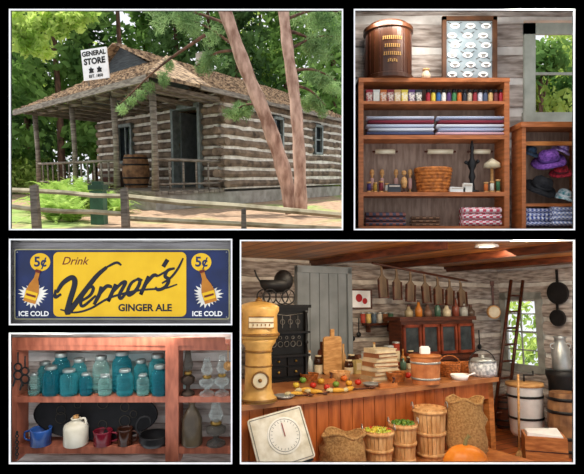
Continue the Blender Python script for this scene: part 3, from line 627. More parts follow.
for side,(c5,bx) in enumerate(((42,35),(202,208))):
    x5,z5=Q(c5,262); 
    cir.poly([(x5+10*math.cos(t)*1.0,z5+9*math.sin(t)) for t in np.linspace(0,2*math.pi,25)[:-1]],-1.75,.3)
    PR.append(('price_lettering',MB().text('5¢',13.5,(x5,-2.15,z5),bold=.35),NAV))
    cx,cz=Q(bx,290)
    star=[]
    for k in range(40):
        a=2*math.pi*k/40; r=(17 if k%2 else 11.5)*(1+.14*math.sin(a*3+side)); star.append((cx+r*math.cos(a)*.85,cz-5+r*.95*math.sin(a)*.72))
    spl.poly(star,-1.75,.2)
    M=Matrix.Translation((cx,0,cz+1))@Matrix.Rotation(math.radians(16 if not side else -16),4,'Y')@Matrix.Diagonal((1.1,1,1.12,1))
    out=[(-5.5,-12),(5.5,-12),(6,-2),(4.5,4),(2,10),(1.8,17),(-1.8,17),(-2,10),(-4.5,4),(-6,-2)]
    bot.add([M@Vector((x,-2.1,z)) for x,z in out]+[M@Vector((x,-2.5,z)) for x,z in out],[tuple(range(10,20)),tuple(range(9,-1,-1))]+[(i,(i+1)%10,10+(i+1)%10,10+i) for i in range(10)])
    lab.add([M@Vector((x,-2.7,z)) for x,z in [(-5.3,-9),(5.3,-9),(5.6,-2),(-5.6,-2)]],[(0,1,2,3)])
    cpp=[M@Vector((x,0,z)) for x,z in [(-2.4,15.5),(2.4,15.5),(2.4,18),(-2.4,18)]]
    PR.append(('bottle_cap',MB().poly([(v_.x,v_.z) for v_ in cpp],-2.7,.3),RED))
    lst=[M@Vector((x,0,z)) for x,z in [(-4.4,-6.4),(4.4,-6.4),(4.5,-4.6),(-4.5,-4.6)]]
    PR.append(('label_stripe',MB().poly([(v_.x,v_.z) for v_ in lst],-2.8,.2),RED))
    PR.append(('caption_lettering',MB().text('ICE COLD',6.7,(Q(36 if side==0 else 208,310)[0],-2.9,Q(0,313.2)[1]),bold=.22),WHITE))
blt=MB()
for x,y in ((19,252),(227,252),(19,316.5),(227,316.5)): a,c=Q(x,y); blt.ball((a,-1.6,c),.7)
thing('enamel_sign','yellow and navy enamel ginger ale advertising sign with bottles','sign',FR0,(X(sx,dS),dS-.01,Z(sz,dS)),[('sign_plate',bdm,mat('pale_sign_edge','c8c49a','b0aa80')),('edge_band',blk,NAV),('yellow_panel',yel,YEL),('navy_panel',nav,NAV),('script_lettering',script,INK),('drink_lettering',drink,RED),('block_lettering',ga,INK),('price_circle',cir,YEL),('splash_emblem',spl,mat('sign_white','f8f4e8')),('bottle_picture',bot,mat('amber_paint','d08a30','b06a1c')),('bottle_label',lab,YEL),('bolt',blt,STEEL)]+PR,u=us)
# =====================================================================
# PANEL: JAR SHELF
DJ=3.42
logwall('wall_back','whitewashed log wall behind the jar shelf',FR0,(X(0,DJ),DJ,Z(480,DJ)),(236.0)*DJ/F,154*DJ/F,5,th=.03)
pw=MB().box((X(118,3.2),3.23,Z(328.5,3.03)),(1.42,.4,.006)); struct('ceiling','thin black divider above the jar shelf',FR0,(0,0,0),pw,BLACK,cat_='ceiling')
F4=3.2;U4=F4/F
RW=mat('terracotta_paint_wood','b46a50','90503c',scale=8,st=(4,1,1),rough=.45)
b=MB().box((-104,10,55),(6,22,112)).box((55,10,55),(10,22,120))
P=[('shelf_side',b,RW)]
for y,t,x0,x1 in ((344,6,12,231),(396,6,12,231),(446,7,12,231)): P.append(('shelf_board',MB().box(((x0+x1)/2-118.5,11,460-y-t/2),(x1-x0,25,t)),RW))
P.append(('face_board',MB().box((54,-1.8,55),(13,2,120)).box((0,-1.8,119),(214,2,8)),RW))
thing('jar_shelf','terracotta red wooden shelf unit holding jars and crockery','shelf',FR0,(X(118.5,F4),F4,Z(460,F4)),P,u=U4)
def s4(px,py,dd=.03): d=F4+dd; return (X(px,d),d,Z(py,F4))
ZINC=mat('zinc_lid','98a3a1','747f7d',metal=.5,rough=.4)
GT_={'teal blue':glass('teal_glass','4fb0ba','aee3e6',.1),'deep teal':glass('deep_teal_glass','2a8c9c','8ed2da',.13),'pale aqua':glass('pale_aqua_glass','a8ccc8','dff3f0',.08)}
def jar(px,py,r,h,dd,c,wire=False):
    pr=[(0,.2),(r*.85,.2),(r*.97,h*.03),(r,h*.08),(r,h*.66),(r*.9,h*.76),(r*.66,h*.82),(r*.66,h*.89)]
    m=MB().lathe(pr,seg=24); m.lathe([(r*.98,h*.1),(r*1.03,h*.115),(r*.98,h*.13)],seg=24)
    for q in range(3): m.tube([(r*1.0*math.sin(t),-r*1.0*math.cos(t),h*(.5-.09*q)) for t in np.linspace(-.6,.6,7)],.45,4)
    P=[('jar_body',m,GT_[c]),('jar_lid',MB().lathe([(0,h*.885),(r*.7,h*.885),(r*.72,h*.9),(r*.7,h*.98),(r*.6,h),(0,h)],seg=20),ZINC)]
    if wire: P.append(('wire_bail',MB().tube([(-r*.75,0,h*.8),(-r*.6,0,h*1.03),(r*.6,0,h*1.03),(r*.75,0,h*.8)],.5,6),STEEL))
    thing('mason_jar','%s glass canning jar with %s lid'%(c,'zinc' if not wire else 'wire bail'),'jar',FR0,s4(px,py,dd),P,u=(F4+dd)/F,group='glass canning jars on the shelf')
for px,r,h,dd,w,c in [(45,7,30,.1,0,'teal blue'),(61,8.5,39,.1,0,'deep teal'),(79,7.5,33,.1,0,'teal blue'),(101,8,36,.1,1,'pale aqua'),(122,9.5,41,.1,0,'deep teal'),(141,7,32,.1,0,'teal blue'),(158,9,38,.1,1,'teal blue')]: jar(px,396,r,h,dd,c,w)
for px,r,h,w,c in [(34,5.5,22,0,'pale aqua'),(51,8,29,0,'deep teal'),(69,8.5,26,0,'teal blue'),(86,6,22,0,'deep teal'),(105,6.5,20,1,'pale aqua'),(125,8,26,0,'teal blue'),(143,6,21,0,'pale aqua'),(160,8,30,0,'deep teal')]: jar(px,396,r,h,.025,c,w)
tr=MB().lathe([(0,0),(.93,0),(.96,.6),(1,3),(.97,3),(.92,1.4),(0,1.4)],seg=40,M=Matrix.Rotation(math.pi/2,4,'X')@Matrix.Diagonal((64,26,1,1)))
pat=MB()
for k in range(9):
    a=k*.7; pat.ring((32*math.cos(a)*1.2,-2.2,11*math.sin(a)),3.5+k%3,.3,'Y',14)
thing('oval_tray','large black oval metal tray leaning against the log wall','tray',FR0,(X(98,F4+.12),F4+.1,Z(446,F4)+27*U4),[('tray_body',tr,mat('tray_black','1a1a1d','0d0d0f',rough=.6,spec=.2)),('stencil',pat,mat('dull_gold','4b4538','2c2820'))],u=U4,rx=-.1)
def mugm(r,h): return MB().lathe([(0,0),(r,0),(r,h*.9),(r*1.06,h),(r*.95,h),(r*.9,h*.9),(r*.9,h*.1),(0,h*.1)],seg=24)
def hand(r,h,w=1): return MB().tube(cat([(r*.95,0,h*.85),(r*1.6,0,h*.75),(r*1.6,0,h*.35),(r*.95,0,h*.2)],5),w,7)
thing('enamel_mug','blue enamel mug with a handle','mug',FR0,s4(41,446),[('cup',mugm(10,16),mat('blue_enamel','3a66b4','2a508e',rough=.25)),('handle',hand(10,16),mat('blue_enamel','3a66b4'))],u=U4,rz=math.pi)
WC=mat('white_stoneware','e6dfcd','cbc2ab',rough=.3)
thing('stoneware_jug','off-white straight-sided stoneware jug with narrow corked neck','jug',FR0,s4(76,446),[('jug_body',MB().lathe([(0,0),(11.5,0),(12,1),(12,17),(11,20),(7,22.5),(4,24),(4,26.5),(0,26.5)],seg=26),WC),('neck_ring',MB().ring((0,0,26),4.2,.9),WC),('handle',MB().tube(cat([(4,0,25.5),(9,0,26),(10.5,0,20)],5),1.1,7),WC),('cork',MB().cyl((0,0,26),2.6,3,12),WOODL)],u=U4)
thing('red_enamel_cup','deep red enamel cup with a handle','cup',FR0,s4(103,446),[('cup',mugm(9,14),mat('maroon_enamel','8a2030','641222',rough=.2)),('handle',hand(9,14),mat('maroon_enamel','8a2030'))],u=U4)
thing('brown_crock','brown glazed crock mug','crock',FR0,s4(125,446),[('cup',mugm(7.5,16),mat('brown_glaze','4a2a1c','2f170e',rough=.2)),('handle',hand(7.5,16),mat('brown_glaze','4a2a1c'))],u=U4)
thing('iron_kettle','black cast iron pot with a curved upright handle','pot',FR0,s4(154,446),[('pot_body',MB().lathe([(0,0),(12,0),(15,5),(14,9),(15,10),(13,10),(12,5),(0,2)],seg=24),IRON),('handle',MB().tube(cat([(-13,0,9),(-18,0,16),(-14,0,26),(-5,0,27),(-3,0,20)],6),1.2,7),IRON)],u=U4)
def lamp(px,py,h,r,gl,bs,lab,dd=.03):
    thing('oil_lamp',lab,'lamp',FR0,s4(px,py,dd),[('lamp_base',MB().lathe([(0,0),(r,0),(r*.9,h*.06),(r*.3,h*.12),(r*.3,h*.2),(r*.95,h*.28),(r,h*.38),(r*.5,h*.45),(0,h*.46)],seg=20),bs),('burner',MB().lathe([(0,h*.45),(r*.5,h*.45),(r*.6,h*.5),(r*.4,h*.54),(0,h*.54)],seg=16),BRASS),('chimney',MB().lathe([(r*.42,h*.53),(r*.75,h*.66),(r*.5,h*.82),(r*.36,h),(r*.34,h)],seg=20),gl)],u=U4,group='oil lamps on the shelf')
SMOKE=glass('smoky_glass','7d7870','b4b0a8',.2)
lamp(188,396,45,7,SMOKE,mat('dark_bronze','4a3a2e','2d221a',metal=.4),'tall dark bronze oil lamp with a smoky chimney')
lamp(207,396,37,8,GLASS,GLASS,'clear glass oil lamp with a brass burner'); lamp(222,396,40,7.5,GLASS,GLASS,'clear glass oil lamp with a brass burner')
lamp(216,446,44,10,GLASS,SMOKE,'squat grey glass oil lamp with clear chimney')
thing('stoneware_bottle','tall dark grey-brown bottle with sloping shoulders','bottle',FR0,s4(192,446),[('bottle_body',MB().lathe([(0,0),(10,0),(10.5,2),(10,26),(6,35),(3,38),(3,41),(4,42),(4,43),(0,43)],seg=24),mat('stoneware','5f523f','40362a',rough=.3)),('stopper',MB().cyl((0,0,43),2.4,3),WOODD)],u=U4)
thing('twine_ball','ball of brown twine hanging beside the lamps','twine',FR0,at(FR0,228,366,F4-.01),[('ball',MB().ball((0,0,0),4).ring((0,0,0),4,.6,'Y').ring((0,0,0),4,.6,'X'),BURLAP),('loop',MB().tube([(0,0,3),(0,0,20)],.4,5),BURLAP)],u=U4)
for px,py in ((18,352),(25,356)):
    m_=MB().tube([(0,0,0),(0,0,-12)],.7,6).ring((0,0,-15),3.6,.9,'Y',16); m2=MB().ring((0,0,-23),4.2,.9,'Y',16).tube([(-3,0,-27),(-5,0,-34)],.9,6).tube([(3,0,-27),(5,0,-34)],.9,6)
    thing('iron_shears','black iron hand tool hanging from the shelf edge','tool',FR0,at(FR0,px,py,F4-.025),[('hanger',m_,IRON),('blade',m2,IRON)],u=U4,group='iron tools hung from the shelf')
m_=MB()
for k in range(9): m_.ring((0,0,-k*3),1.6,.5,'Y' if k%2 else 'X',10)
thing('chain','short dark chain hanging on the log wall','chain',FR0,at(FR0,17,433,F4-.025),[('chain_links',m_,IRON),('hook',MB().tube([(0,0,2),(0,0,-2)],.8),IRON)],u=U4)
# =====================================================================
# PANEL: STORE INTERIOR (FR5)
FZ=-1.6;CZ=.52;TZ=-.7;BZ=-1.27
LB=-.111
A_=Vector((-.60,5.48,0)); B_=Vector((3.05,7.43,0)); wd=(B_-A_).normalized(); RZb=math.atan2(wd.y,wd.x)
rdv=Vector((wd.y,-wd.x,0)); RZr=math.atan2(rdv.y,rdv.x)
nb=rdv.copy(); nr=-wd
RW_L=4.6
def wallc(P,d,p): return (p-P).dot(d)
w0=onpl(FR5,509,366,B_,nr);w1=onpl(FR5,545,366,B_,nr);w2=onpl(FR5,528,296,B_,nr);w3=onpl(FR5,528,368,B_,nr)
hx0,hx1=wallc(B_,rdv,w0),wallc(B_,rdv,w1)
logwall('wall_right','whitewashed log wall with a window and hanging cookware',FR5,(B_.x,B_.y,FZ),RW_L,CZ-FZ,9,holes=[(hx0,hx1,w3.z-FZ,w2.z-FZ)],rz=RZr,th=.06)
logwall('wall_back','grey whitewashed log wall behind the store counter',FR5,(A_.x,A_.y,FZ),(B_-A_).length,CZ-FZ,9,rz=RZb,th=.06,ml=mat('grey_log','b2a69d','6c5d54',scale=5,st=(1.2,4,7),bump=.6),mc=mat('warm_chinking','ddd3c8','bdb1a5',scale=9))
FLP=planks('orange_floor_planks','c96c36','a85826','522812',w=.14,l=2.2,rot=-RZb,rough=.35)
CLP=planks('brown_ceiling_planks','b8752f','8f5622','3a1f0c',w=.16,l=3.0,rot=-RZr,rough=.4)
Cn=B_+rdv*RW_L
fp=[Vector((LB*3.3,3.3,0)),Vector((Cn.x,3.3,0)),Cn,B_,A_]
tq=(B_.y-3.9)/(-rdv.y); Cq=B_+rdv*tq
cpg=[Vector((LB*3.9,3.9,0)),Cq,B_,A_]
def slab(P_,z0,z1): return MB().hexa([p+Vector((0,0,z0)) for p in P_],[p+Vector((0,0,z1)) for p in P_])
struct('floor','orange-brown plank floor of the store',FR5,(0,0,0),slab(fp,FZ-.05,FZ),FLP,cat_='floor')
struct('ceiling','brown plank ceiling with dark beams',FR5,(0,0,0),slab(cpg,CZ,CZ+.04),CLP,cat_='ceiling')
for k,t in enumerate((.95,2.0,3.1)):
    a=A_+wd*t; ln=(a.y-4.05)/(-rdv.y)
    m_=MB().box((ln/2,0,0),(ln,.08,.07)); 
    struct('trim_%d'%(6+k),'dark wooden ceiling beam',FR5,(a.x,a.y,CZ-.035),m_,WOODD,rz=RZr,cat_='beam')
pw=MB().hexa([(LB*3.3,3.3,FZ),(LB*5.48,5.48,FZ),(LB*5.48-.02,5.48,FZ),(LB*3.3-.02,3.3,FZ)],[(LB*3.3,3.3,.38),(LB*5.48,5.48,CZ),(LB*5.48-.02,5.48,CZ),(LB*3.3-.02,3.3,.38)])
struct('wall_left','plain whitewashed end wall of the store',FR5,(0,0,0),pw,CHW)
ww=hx1-hx0; wh=w2.z-w3.z; c=B_+rdv*((hx0+hx1)/2)
thing('window_2','grey-framed window with small panes in the log wall','window',FR5,(c.x+nr.x*.05,c.y+nr.y*.05,w3.z),win_parts(ww*100,wh*100,10,True,mat('grey_window_wood','a8aaa4','888a84')),u=.01,rz=RZr,kind='structure')
for k in range(3):
    p=c-nr*(1.2+.4*k)+rdv*(k-1)*.5
    cs=[(rng.normal(0,.3),rng.normal(0,.3),1.3+rng.normal(0,.5)) for _ in range(10)]
    rt=link(bpy.data.objects.new('shrub',leafmesh('shrub',cs,[.35]*10,900,.07,LEAFB))); rt.matrix_world=FR5@Matrix.Translation((p.x,p.y,FZ)); rt['label']='tall sunlit green shrub outside the store window'; rt['category']='shrub'; rt['group']='shrubs outside the store window'
d0=onpl(FR5,295,270,A_+nb*.07,nb); d1=onpl(FR5,349,270,A_+nb*.07,nb); dwid=(d1-d0).length; dx=(d0+d1)/2; dh=dx.z-FZ
GD=mat('grey_blue_paint','92989c','787e80',scale=3)
m1=MB().box((0,0,dh/2),(dwid*.86,.05,dh)); m2=MB().box((-dwid*.46,-.02,dh/2),(dwid*.08,.08,dh+.05)).box((dwid*.46,-.02,dh/2),(dwid*.08,.08,dh+.05)).box((0,-.02,dh),(dwid,.08,.08))
m3=MB(); 
for k in range(1,5): m3.box((-dwid*.43+dwid*.86*k/5,-.027,dh/2),(.006,.01,dh))
thing('door_1','plain grey-blue plank door in the log wall','door',FR5,(dx.x,dx.y,FZ),[('door_leaf',m1,GD),('door_frame',m2,GD),('plank_groove',m3,mat('groove','6c7072')),('door_knob',MB().ball((dwid*.35,-.06,.95),.03),IRON)],rz=RZb,kind='structure')
# counter
e0=onz(FR5,239,405,TZ); e1=onz(FR5,497,377,TZ); cd=(e1-e0).normalized(); RZc=math.atan2(cd.y,cd.x); cn=Vector((-cd.y,cd.x,0))
CL=(e1-e0).length; CWd=1.15
def cp(t,w,z=0): p=e0+cd*t+cn*w; return Vector((p.x,p.y,z))
def leftt(w):
    t=0
    for _ in range(60):
        p=cp(t,w); t+= (LB*p.y+.01-p.x)/(cd.x-LB*cd.y)
    return t
tl0,tl1=leftt(0),leftt(CWd)
def cbx(mb,t0f,t0b,t1,wa,wb,z0,z1):
    b=[cp(t0f,wa,z0),cp(t1,wa,z0),cp(t1,wb,z0),cp(t0b,wb,z0)]; t=[cp(t0f,wa,z1),cp(t1,wa,z1),cp(t1,wb,z1),cp(t0b,wb,z1)]
    return mb.hexa(b,t)
top=MB(); cbx(top,tl0,tl1,CL,-.02,CWd,TZ-.04,TZ)
frn=MB(); t=tl0+.01; full=CL*.80
bodym=MB(); cbx(bodym,tl0+.02,tl1+.0,full,.06,CWd-.02,FZ,TZ-.04)
while t<full-.02:
    w=.115; t2=min(full,t+w); cbx(frn,t,t,t2-.006,.035,.06,FZ+.02,TZ-.04); t=t2
apr=MB(); cbx(apr,full,full,CL-.03,.03,.06,TZ-.2,TZ-.04); cbx(apr,CL-.06,CL-.06,CL-.03,.06,CWd-.05,TZ-.2,TZ-.04)
legs=[('leg',cbx(MB(),CL-.1,CL-.1,CL-.03,a,a+.07,FZ,TZ-.04),WOODO) for a in (.03,CWd-.12)]
und=MB(); cbx(und,full,full,CL-.08,.05,CWd-.05,FZ+.22,FZ+.25)
COP=mat('orange_plank_front','cc7238','8f4418',scale=6,st=(3,3,.5),rough=.45,lo=.3,hi=.7)
thing('store_counter','long orange-brown plank store counter with a worn wooden top','counter',FR5,(0,0,0),[('worktop',top,mat('worn_top','b57a4c','86502c',scale=5,rough=.35)),('counter_body',bodym,WOODD),('plank_front',frn,COP),('apron',apr,COP),('lower_shelf',und,WOODO)]+legs)
bm=MB(); cbx(bm,.25,.25,CL*.86,-.62,-.03,BZ-.04,BZ); bl_=MB(); cbx(bl_,.3,.3,.36,-.6,-.08,FZ,BZ-.04); cbx(bl_,CL*.8,CL*.8,CL*.84,-.6,-.08,FZ,BZ-.04)
thing('low_bench','low wooden bench along the front of the counter','bench',FR5,(0,0,0),[('bench_top',bm,WOODO),('bench_leg',bl_,WOODO)])
def onc(px,py,z=TZ,mg=.1):
    l=onz(FR5,px,py,z)
    if z==TZ:
        for _ in range(200):
            w=(l-e0).dot(cn)
            if w>CWd-mg: l.x*=.995;l.y*=.995
            elif w<.06: l.x*=1.005;l.y*=1.005
            else: break
    return l,l.y/F
def C5(name,label,cat_,px,py,parts,z=TZ,rz=0,**k):
    l,u=onc(px,py,z); return thing(name,label,cat_,FR5,l,parts,u=u,rz=rz,**k)
MUST=mat('mustard_paint','d8ab62','b3843e',rough=.35); MUSD=mat('dark_gold','8f6428','6a4517',rough=.4)
def bxm(*a): 
    m=MB()
    for q in a: m.box(*q)
    return m
RX=Matrix.Rotation(math.pi/2,4,'X')
l,u=onc(258,405)
bod=MB().lathe([(0,0),(18,0),(18,4),(15.5,6),(15,9),(13.5,12),(13,50),(14,54),(17,58),(18,62),(0,62)],seg=26)
hd=MB().lathe([(0,62),(19,62),(20.5,66),(19,70),(18.5,86),(20.5,90),(20.5,94),(16,97),(8,99),(0,100)],seg=28)
thing('computing_scale','tall tan and gold cast iron store scale with flared head','scale',FR5,l,[('pedestal',bod,MUST),('scale_head',hd,MUST),('head_window',MB().hexa([(-12,-19,73),(12,-19,73),(12,-16,73),(-12,-16,73)],[(-12,-19,84),(12,-19,84),(12,-16,84),(-12,-16,84)]),CREAM),('window_bar',bxm(((0,-19.5,78.5),(24,.6,.8)),((0,-19.5,73),(25,.8,1)),((0,-19.5,84),(25,.8,1)),((-8,-19.5,76),(1,.6,2)),((-4,-19.5,76),(1,.6,2)),((0,-19.5,76),(1,.6,2)),((4,-19.5,76),(1,.6,2)),((8,-19.5,76),(1,.6,2))),MUSD),('trim_band',MB().lathe([(20.4,64.5),(21.2,65),(21.2,67),(20.4,67.5)],seg=28).lathe([(18,.8),(18.8,1),(18.8,3.4),(18,3.6)],seg=28).lathe([(13,48),(14,48.5),(14,50),(13,50.5)],seg=28).lathe([(13.4,34),(13.9,34.4),(13.9,35.4),(13.4,35.8)],seg=28),MUSD),('round_plate',MB().cyl((0,-12.4,22),8,2,20,RX),CREAM),('plate_ring',MB().ring((0,-14.6,22),8,1,'Y').ball((0,-14.4,22),2),MUSD),('finial',MB().lathe([(0,99),(4,99),(3,102),(0,104)],seg=14),MUSD)],u=u,rz=.2,sv=(.98,.98,.96))
BG=mat('black_lacquer','161516','0a0a0a',rough=.45,spec=.25)
l,u=onc(281,380,TZ,.2)
kb=MB().box((0,0,35),(44,20,68))
crn=MB().box((0,0,71),(54,26,3)).box((0,0,68),(49,23,3)).box((0,0,1.5),(54,26,3))
shelfs=bxm(((0,-12,46),(48,8,2)),((0,-12,24),(48,8,2)))
colm=MB()
for x in (-21.5,21.5): colm.lathe([(0,3),(2.4,3),(2.4,6),(1.3,8),(2,20),(1.3,34),(2.4,36),(1.3,38),(2,52),(1.3,64),(2.4,66),(0,66)],c=(x,-12,0),seg=10)
dr=[]
for r in range(2):
    for c_ in (-1,1): dr.append(('drawer',MB().box((c_*9.5,-10.6,9+r*10),(17,2.5,8)),BG,[('drawer_pull',MB().ball((c_*9.5,-12.8,9+r*10),1.3),BRASS)]))
orn=MB()
for k in range(5): orn.ring((-14+k*7,-11,35),2.6,.4,'Y',14).ring((-14+k*7,-11,41),1.4,.35,'Y',10)
for k in range(4): orn.box((-13+k*8.6,-10.5,56),(.7,.6,12)).ring((-13+k*8.6,-10.6,56),2.4,.35,'Y',12)
orn.tube([(-18,-10.6,64),(0,-10.8,62),(18,-10.6,64)],.4,5)
thing('black_cabinet','ornate black cast and lacquered counter cabinet with columns and drawers','cabinet',FR5,l,[('cabinet_body',kb,BG),('cornice',crn,BG),('column',colm,BG),('open_shelf',shelfs,BG),('ornament',orn,mat('silver_trim','7d7a74','504c47',metal=.5,rough=.4))]+dr,u=u,rz=RZc)
lc=l+Vector((-.05,-.02,72.6*u)); 
WH=[]
for x in (-11,11):
    for y in (-7,7):
        w_=MB().ring((x,y,8),7.5,.7,'Y',20)
        for k in range(6): a=k*math.pi/3; w_.tube([(x,y,8),(x+7.3*math.cos(a),y,8+7.3*math.sin(a))],.3,4)
        WH.append(('wheel',w_,IRON))
bas=MB().lathe([(0,13),(10,13),(14,19),(15.5,25),(14,25),(0,18)],seg=20,M=Matrix.Diagonal((1.25,.7,1,1)))
hood=MB().ball((9,0,25),10.5,(1,.95,1.1))
thing('doll_carriage','black wicker doll carriage with spoked wheels on the cabinet','doll carriage',FR5,lc,[('basket_body',bas,IRON),('hood',hood,IRON),('handle',MB().tube(cat([(-17,0,22),(-22,0,28),(-25,0,35)],4),.9,6),IRON),('axle',bxm(((-11,0,8),(1,15,1)),((11,0,8),(1,15,1)),((0,0,12),(22,1.5,1.2))),IRON)]+WH,u=u*.95,rz=RZc)
for px,py,w,h,c_,l_ in [(332,374,21,36,WOODL,'pale wooden bread board standing upright'),(322,374,10,24,WOODD,'dark wooden board standing upright')]:
    C5('bread_board',l_,'board',px,py,[('board',MB().poly(rr(-w/2,w/2,0,h,3),0,2),c_),('handle',MB().box((0,-1,h+3),(4,2,8)),c_)],rz=RZc)
def fruit(px,py,r,c1,c2,nm,lab,z=TZ,k=(1,1,.9),grp='produce on the counter'):
    l,u=onc(px,py,z)
    return thing(nm,lab,nm.replace('_',' '),FR5,l,[('flesh',MB().lathe([(0,r*.12),(r*.4,0),(r*.9,r*.45),(r,r*.95),(r*.8,r*1.5),(r*.4,r*1.72),(0,r*1.55)],seg=14,M=Matrix.Diagonal((*k,1))),mat(nm+c1,c1,c2,rough=.35,scale=6)),('stem',MB().tube([(0,0,r*1.3),(r*.15,0,r*1.9)],r*.1,5),WOODD)],u=u,group=grp)
for px,py,c in [(303,383,'6b9a3a'),(313,388,'c8321e'),(321,384,'d8a53a'),(327,390,'c8321e'),(296,388,'e0c040'),(358,385,'c8321e'),(344,381,'d8702a'),(408,378,'c8321e'),(336,387,'7a9a3a'),(349,386,'e0a030')]: fruit(px,py,3.4,c,None,'apple','small coloured apple lying on the counter')
for px,py,a in [(306,392,.4),(316,394,-.3),(350,391,.9),(338,393,.1),(296,396,.2)]:
    m_=MB().lathe([(0,-7),(1.2,-6.5),(2.2,-3),(2.2,2),(1.2,6),(0,7)],c=(0,0,2.2),seg=10,M=Matrix.Rotation(math.pi/2,4,'Y'))
    C5('corn_cob','dried yellow ear of corn on the counter','corn',px,py,[('kernels',m_,mat('corn_yellow','e0b040','c08a28',scale=200)),('husk',MB().lathe([(0,0),(2,2),(2.4,5),(.6,9),(0,9)],c=(-12,0,2.2),seg=8,M=Matrix.Rotation(math.pi/2,4,'Y')),mat('husk','d8c898'))],rz=a,group='ears of corn on the counter')
for px,py,r in [(284,404,10),(372,386,9)]:
    C5('pie_tin','shallow tin plate on the counter','plate',px,py,[('plate',MB().lathe([(0,.3),(r*.7,0),(r,2.5),(r*.97,2.7),(r*.68,.8),(0,.8)],seg=24),STEEL),('plate_rim',MB().ring((0,0,2.5),r,.4),STEEL)],group='tin plates on the counter')
for px,py,r,h,l_ in [(340,379,10,7,'shallow woven basket holding small goods'),(396,381,9,8,'small woven tray basket'),(309,380,9,6,'shallow woven basket beside the board')]:
    ll,uu=onc(px,py); basket('basket',l_+' on the counter',FR5,ll,r,h,uu,handle=False,m=SPLINT if px==340 else WICK)
for px,py,a in [(300,400,.2),(328,397,1.0),(364,391,.5),(318,401,2.6),(346,396,.7)]:
    C5('wooden_spoon','worn wooden spoon lying on the counter','spoon',px,py,[('spoon_handle',MB().tube([(-10,0,1.2),(8,0,1.2)],.8,6),WOODD),('spoon_bowl',MB().ball((10,0,1.4),3,(1.3,1,.4)),WOODD)],rz=a,group='wooden spoons on the counter')
for px,py,a in ((326,383,.5),(300,378,-.3),(388,389,.2)):
    C5('hand_plane','old wooden carpenter plane on the counter','tool',px,py,[('plane_body',bxm(((0,0,2),(18,5,4))),WOODO),('plane_handle',MB().tube(cat([(5,0,4),(7,0,8),(5,0,9)],4),1,6),WOODD)],rz=a)
for i in range(7):
    c_=['c8b08a','b88a5a','e0d0b0','a87048','d8c09c','8f5a3a','dccaa6'][i]
    l,u=onc(381,379)
    thing('book','old tan cloth-bound book in a stack','book',FR5,l+Vector((0,0,i*4.2*u)),[('cover',bxm(((0,0,.4),(34-i*1.5,20,.8)),((0,0,3.8),(34-i*1.5,20,.8)),((-16.5+i*.7,0,2.1),(.8,20,4))),mat('bk'+c_,c_)),('pages',bxm(((0.5,0,2.1),(31-i*1.5,18.5,2.6))),CREAM)],u=u,rz=RZc+(i%3-1)*.12,group='stacked old books')
GC=['c99a63','9a3a2a','e0d0a8','4a6a5a','c07a3a','d0b878','7a4a30','3f5070','b8c0c0','6a2f2a']
tt=.62
kk=0
while tt<CL-.12:
    for row,(w_,hm) in enumerate(((CWd-.10,1.35),(CWd-.27,1.0))):
        l=cp(tt+row*.05,w_,TZ); u=l.y/F; px=292+500*l.x/l.y
        if row==1 and (365<px<398 or 322<px<342 or px<318): continue
        c_=GC[(kk*3+row*5)%10]; kd=(kk+row*2)%4; h=(11+rng.uniform(0,8))*hm
        if kd==0: thing('grocery_box','small coloured grocery box standing on the counter','box',FR5,l,[('box_body',bxm(((0,0,h/2),(7,6,h))),mat('gb'+c_,c_)),('box_label',bxm(((0,-3.2,h*.55),(5,.4,h*.5))),CREAM)],u=u,rz=RZc,group='grocery boxes at the back of the counter')
        elif kd==1: thing('tin_can','coloured tin canister with a round lid','tin',FR5,l,[('tin_body',MB().lathe([(0,0),(3.6,0),(3.6,h),(0,h)],seg=16),mat('gt'+c_,c_,rough=.35)),('tin_lid',MB().lathe([(0,h),(3.8,h),(3.8,h+1.5),(0,h+2)],seg=16),STEEL),('tin_label',MB().lathe([(3.65,h*.25),(3.7,h*.25),(3.7,h*.7),(3.65,h*.7)],seg=16),CREAM)],u=u,group='tin canisters at the back of the counter')
        elif kd==2: thing('glass_bottle','small glass bottle with a cork on the counter','bottle',FR5,l,[('bottle_body',MB().lathe([(0,0),(3,0),(3,h*.6),(1.2,h*.78),(1.2,h),(0,h)],seg=14),mat('gbt'+c_,c_,rough=.15)),('cork',MB().cyl((0,0,h),1.2,2,10),WOODL)],u=u,group='glass bottles at the back of the counter')
        else: thing('small_crock','small brown and cream crock on the counter','crock',FR5,l,[('crock_body',MB().lathe([(0,0),(4,0),(4.4,2),(4.4,h*.55),(3.2,h*.75),(3.4,h*.8),(0,h*.8)],seg=16),CREAM),('crock_top',MB().lathe([(4.45,h*.4),(4.5,h*.55),(3.3,h*.74),(3.2,h*.7)],seg=16),mat('brown_glaze','4a2a1c'))],u=u,group='small crocks at the back of the counter')
    kk+=1; tt+=.105
C5('wooden_pail','round wooden pail with metal bands and a lid','pail',426,386,[('pail_body',MB().lathe([(0,0),(13,0),(14.5,25),(0,25)],seg=26,sm=False),mat('copper_wood','cc8450','a05a30')),('hoop',MB().lathe([(13.4,4),(13.7,4),(13.8,6),(13.5,6)],seg=26),STEEL),('hoop',MB().lathe([(14.2,19),(14.5,19),(14.6,21),(14.3,21)],seg=26),STEEL),('lid',MB().lathe([(0,25),(15.5,25),(15.5,27),(0,28)],seg=26),WOODO)])
l,u=onc(426,386)
thing('paper_bag','small white folded paper packet on the pail lid','packet',FR5,l+Vector((0,0,28*u)),[('packet_body',bxm(((0,0,3),(9,6,6))),WHITE),('packet_fold',bxm(((0,0,6.5),(8,1,1.5))),WHT)],u=u)
for px,py,r,h,l_ in [(450,376,10,12,'round brown wicker basket'),(466,372,8,9,'small brown wicker basket')]:
    ll,uu=onc(px,py,TZ,.35); basket('basket',l_+' on the counter',FR5,ll,r,h,uu,handle=(px==450))
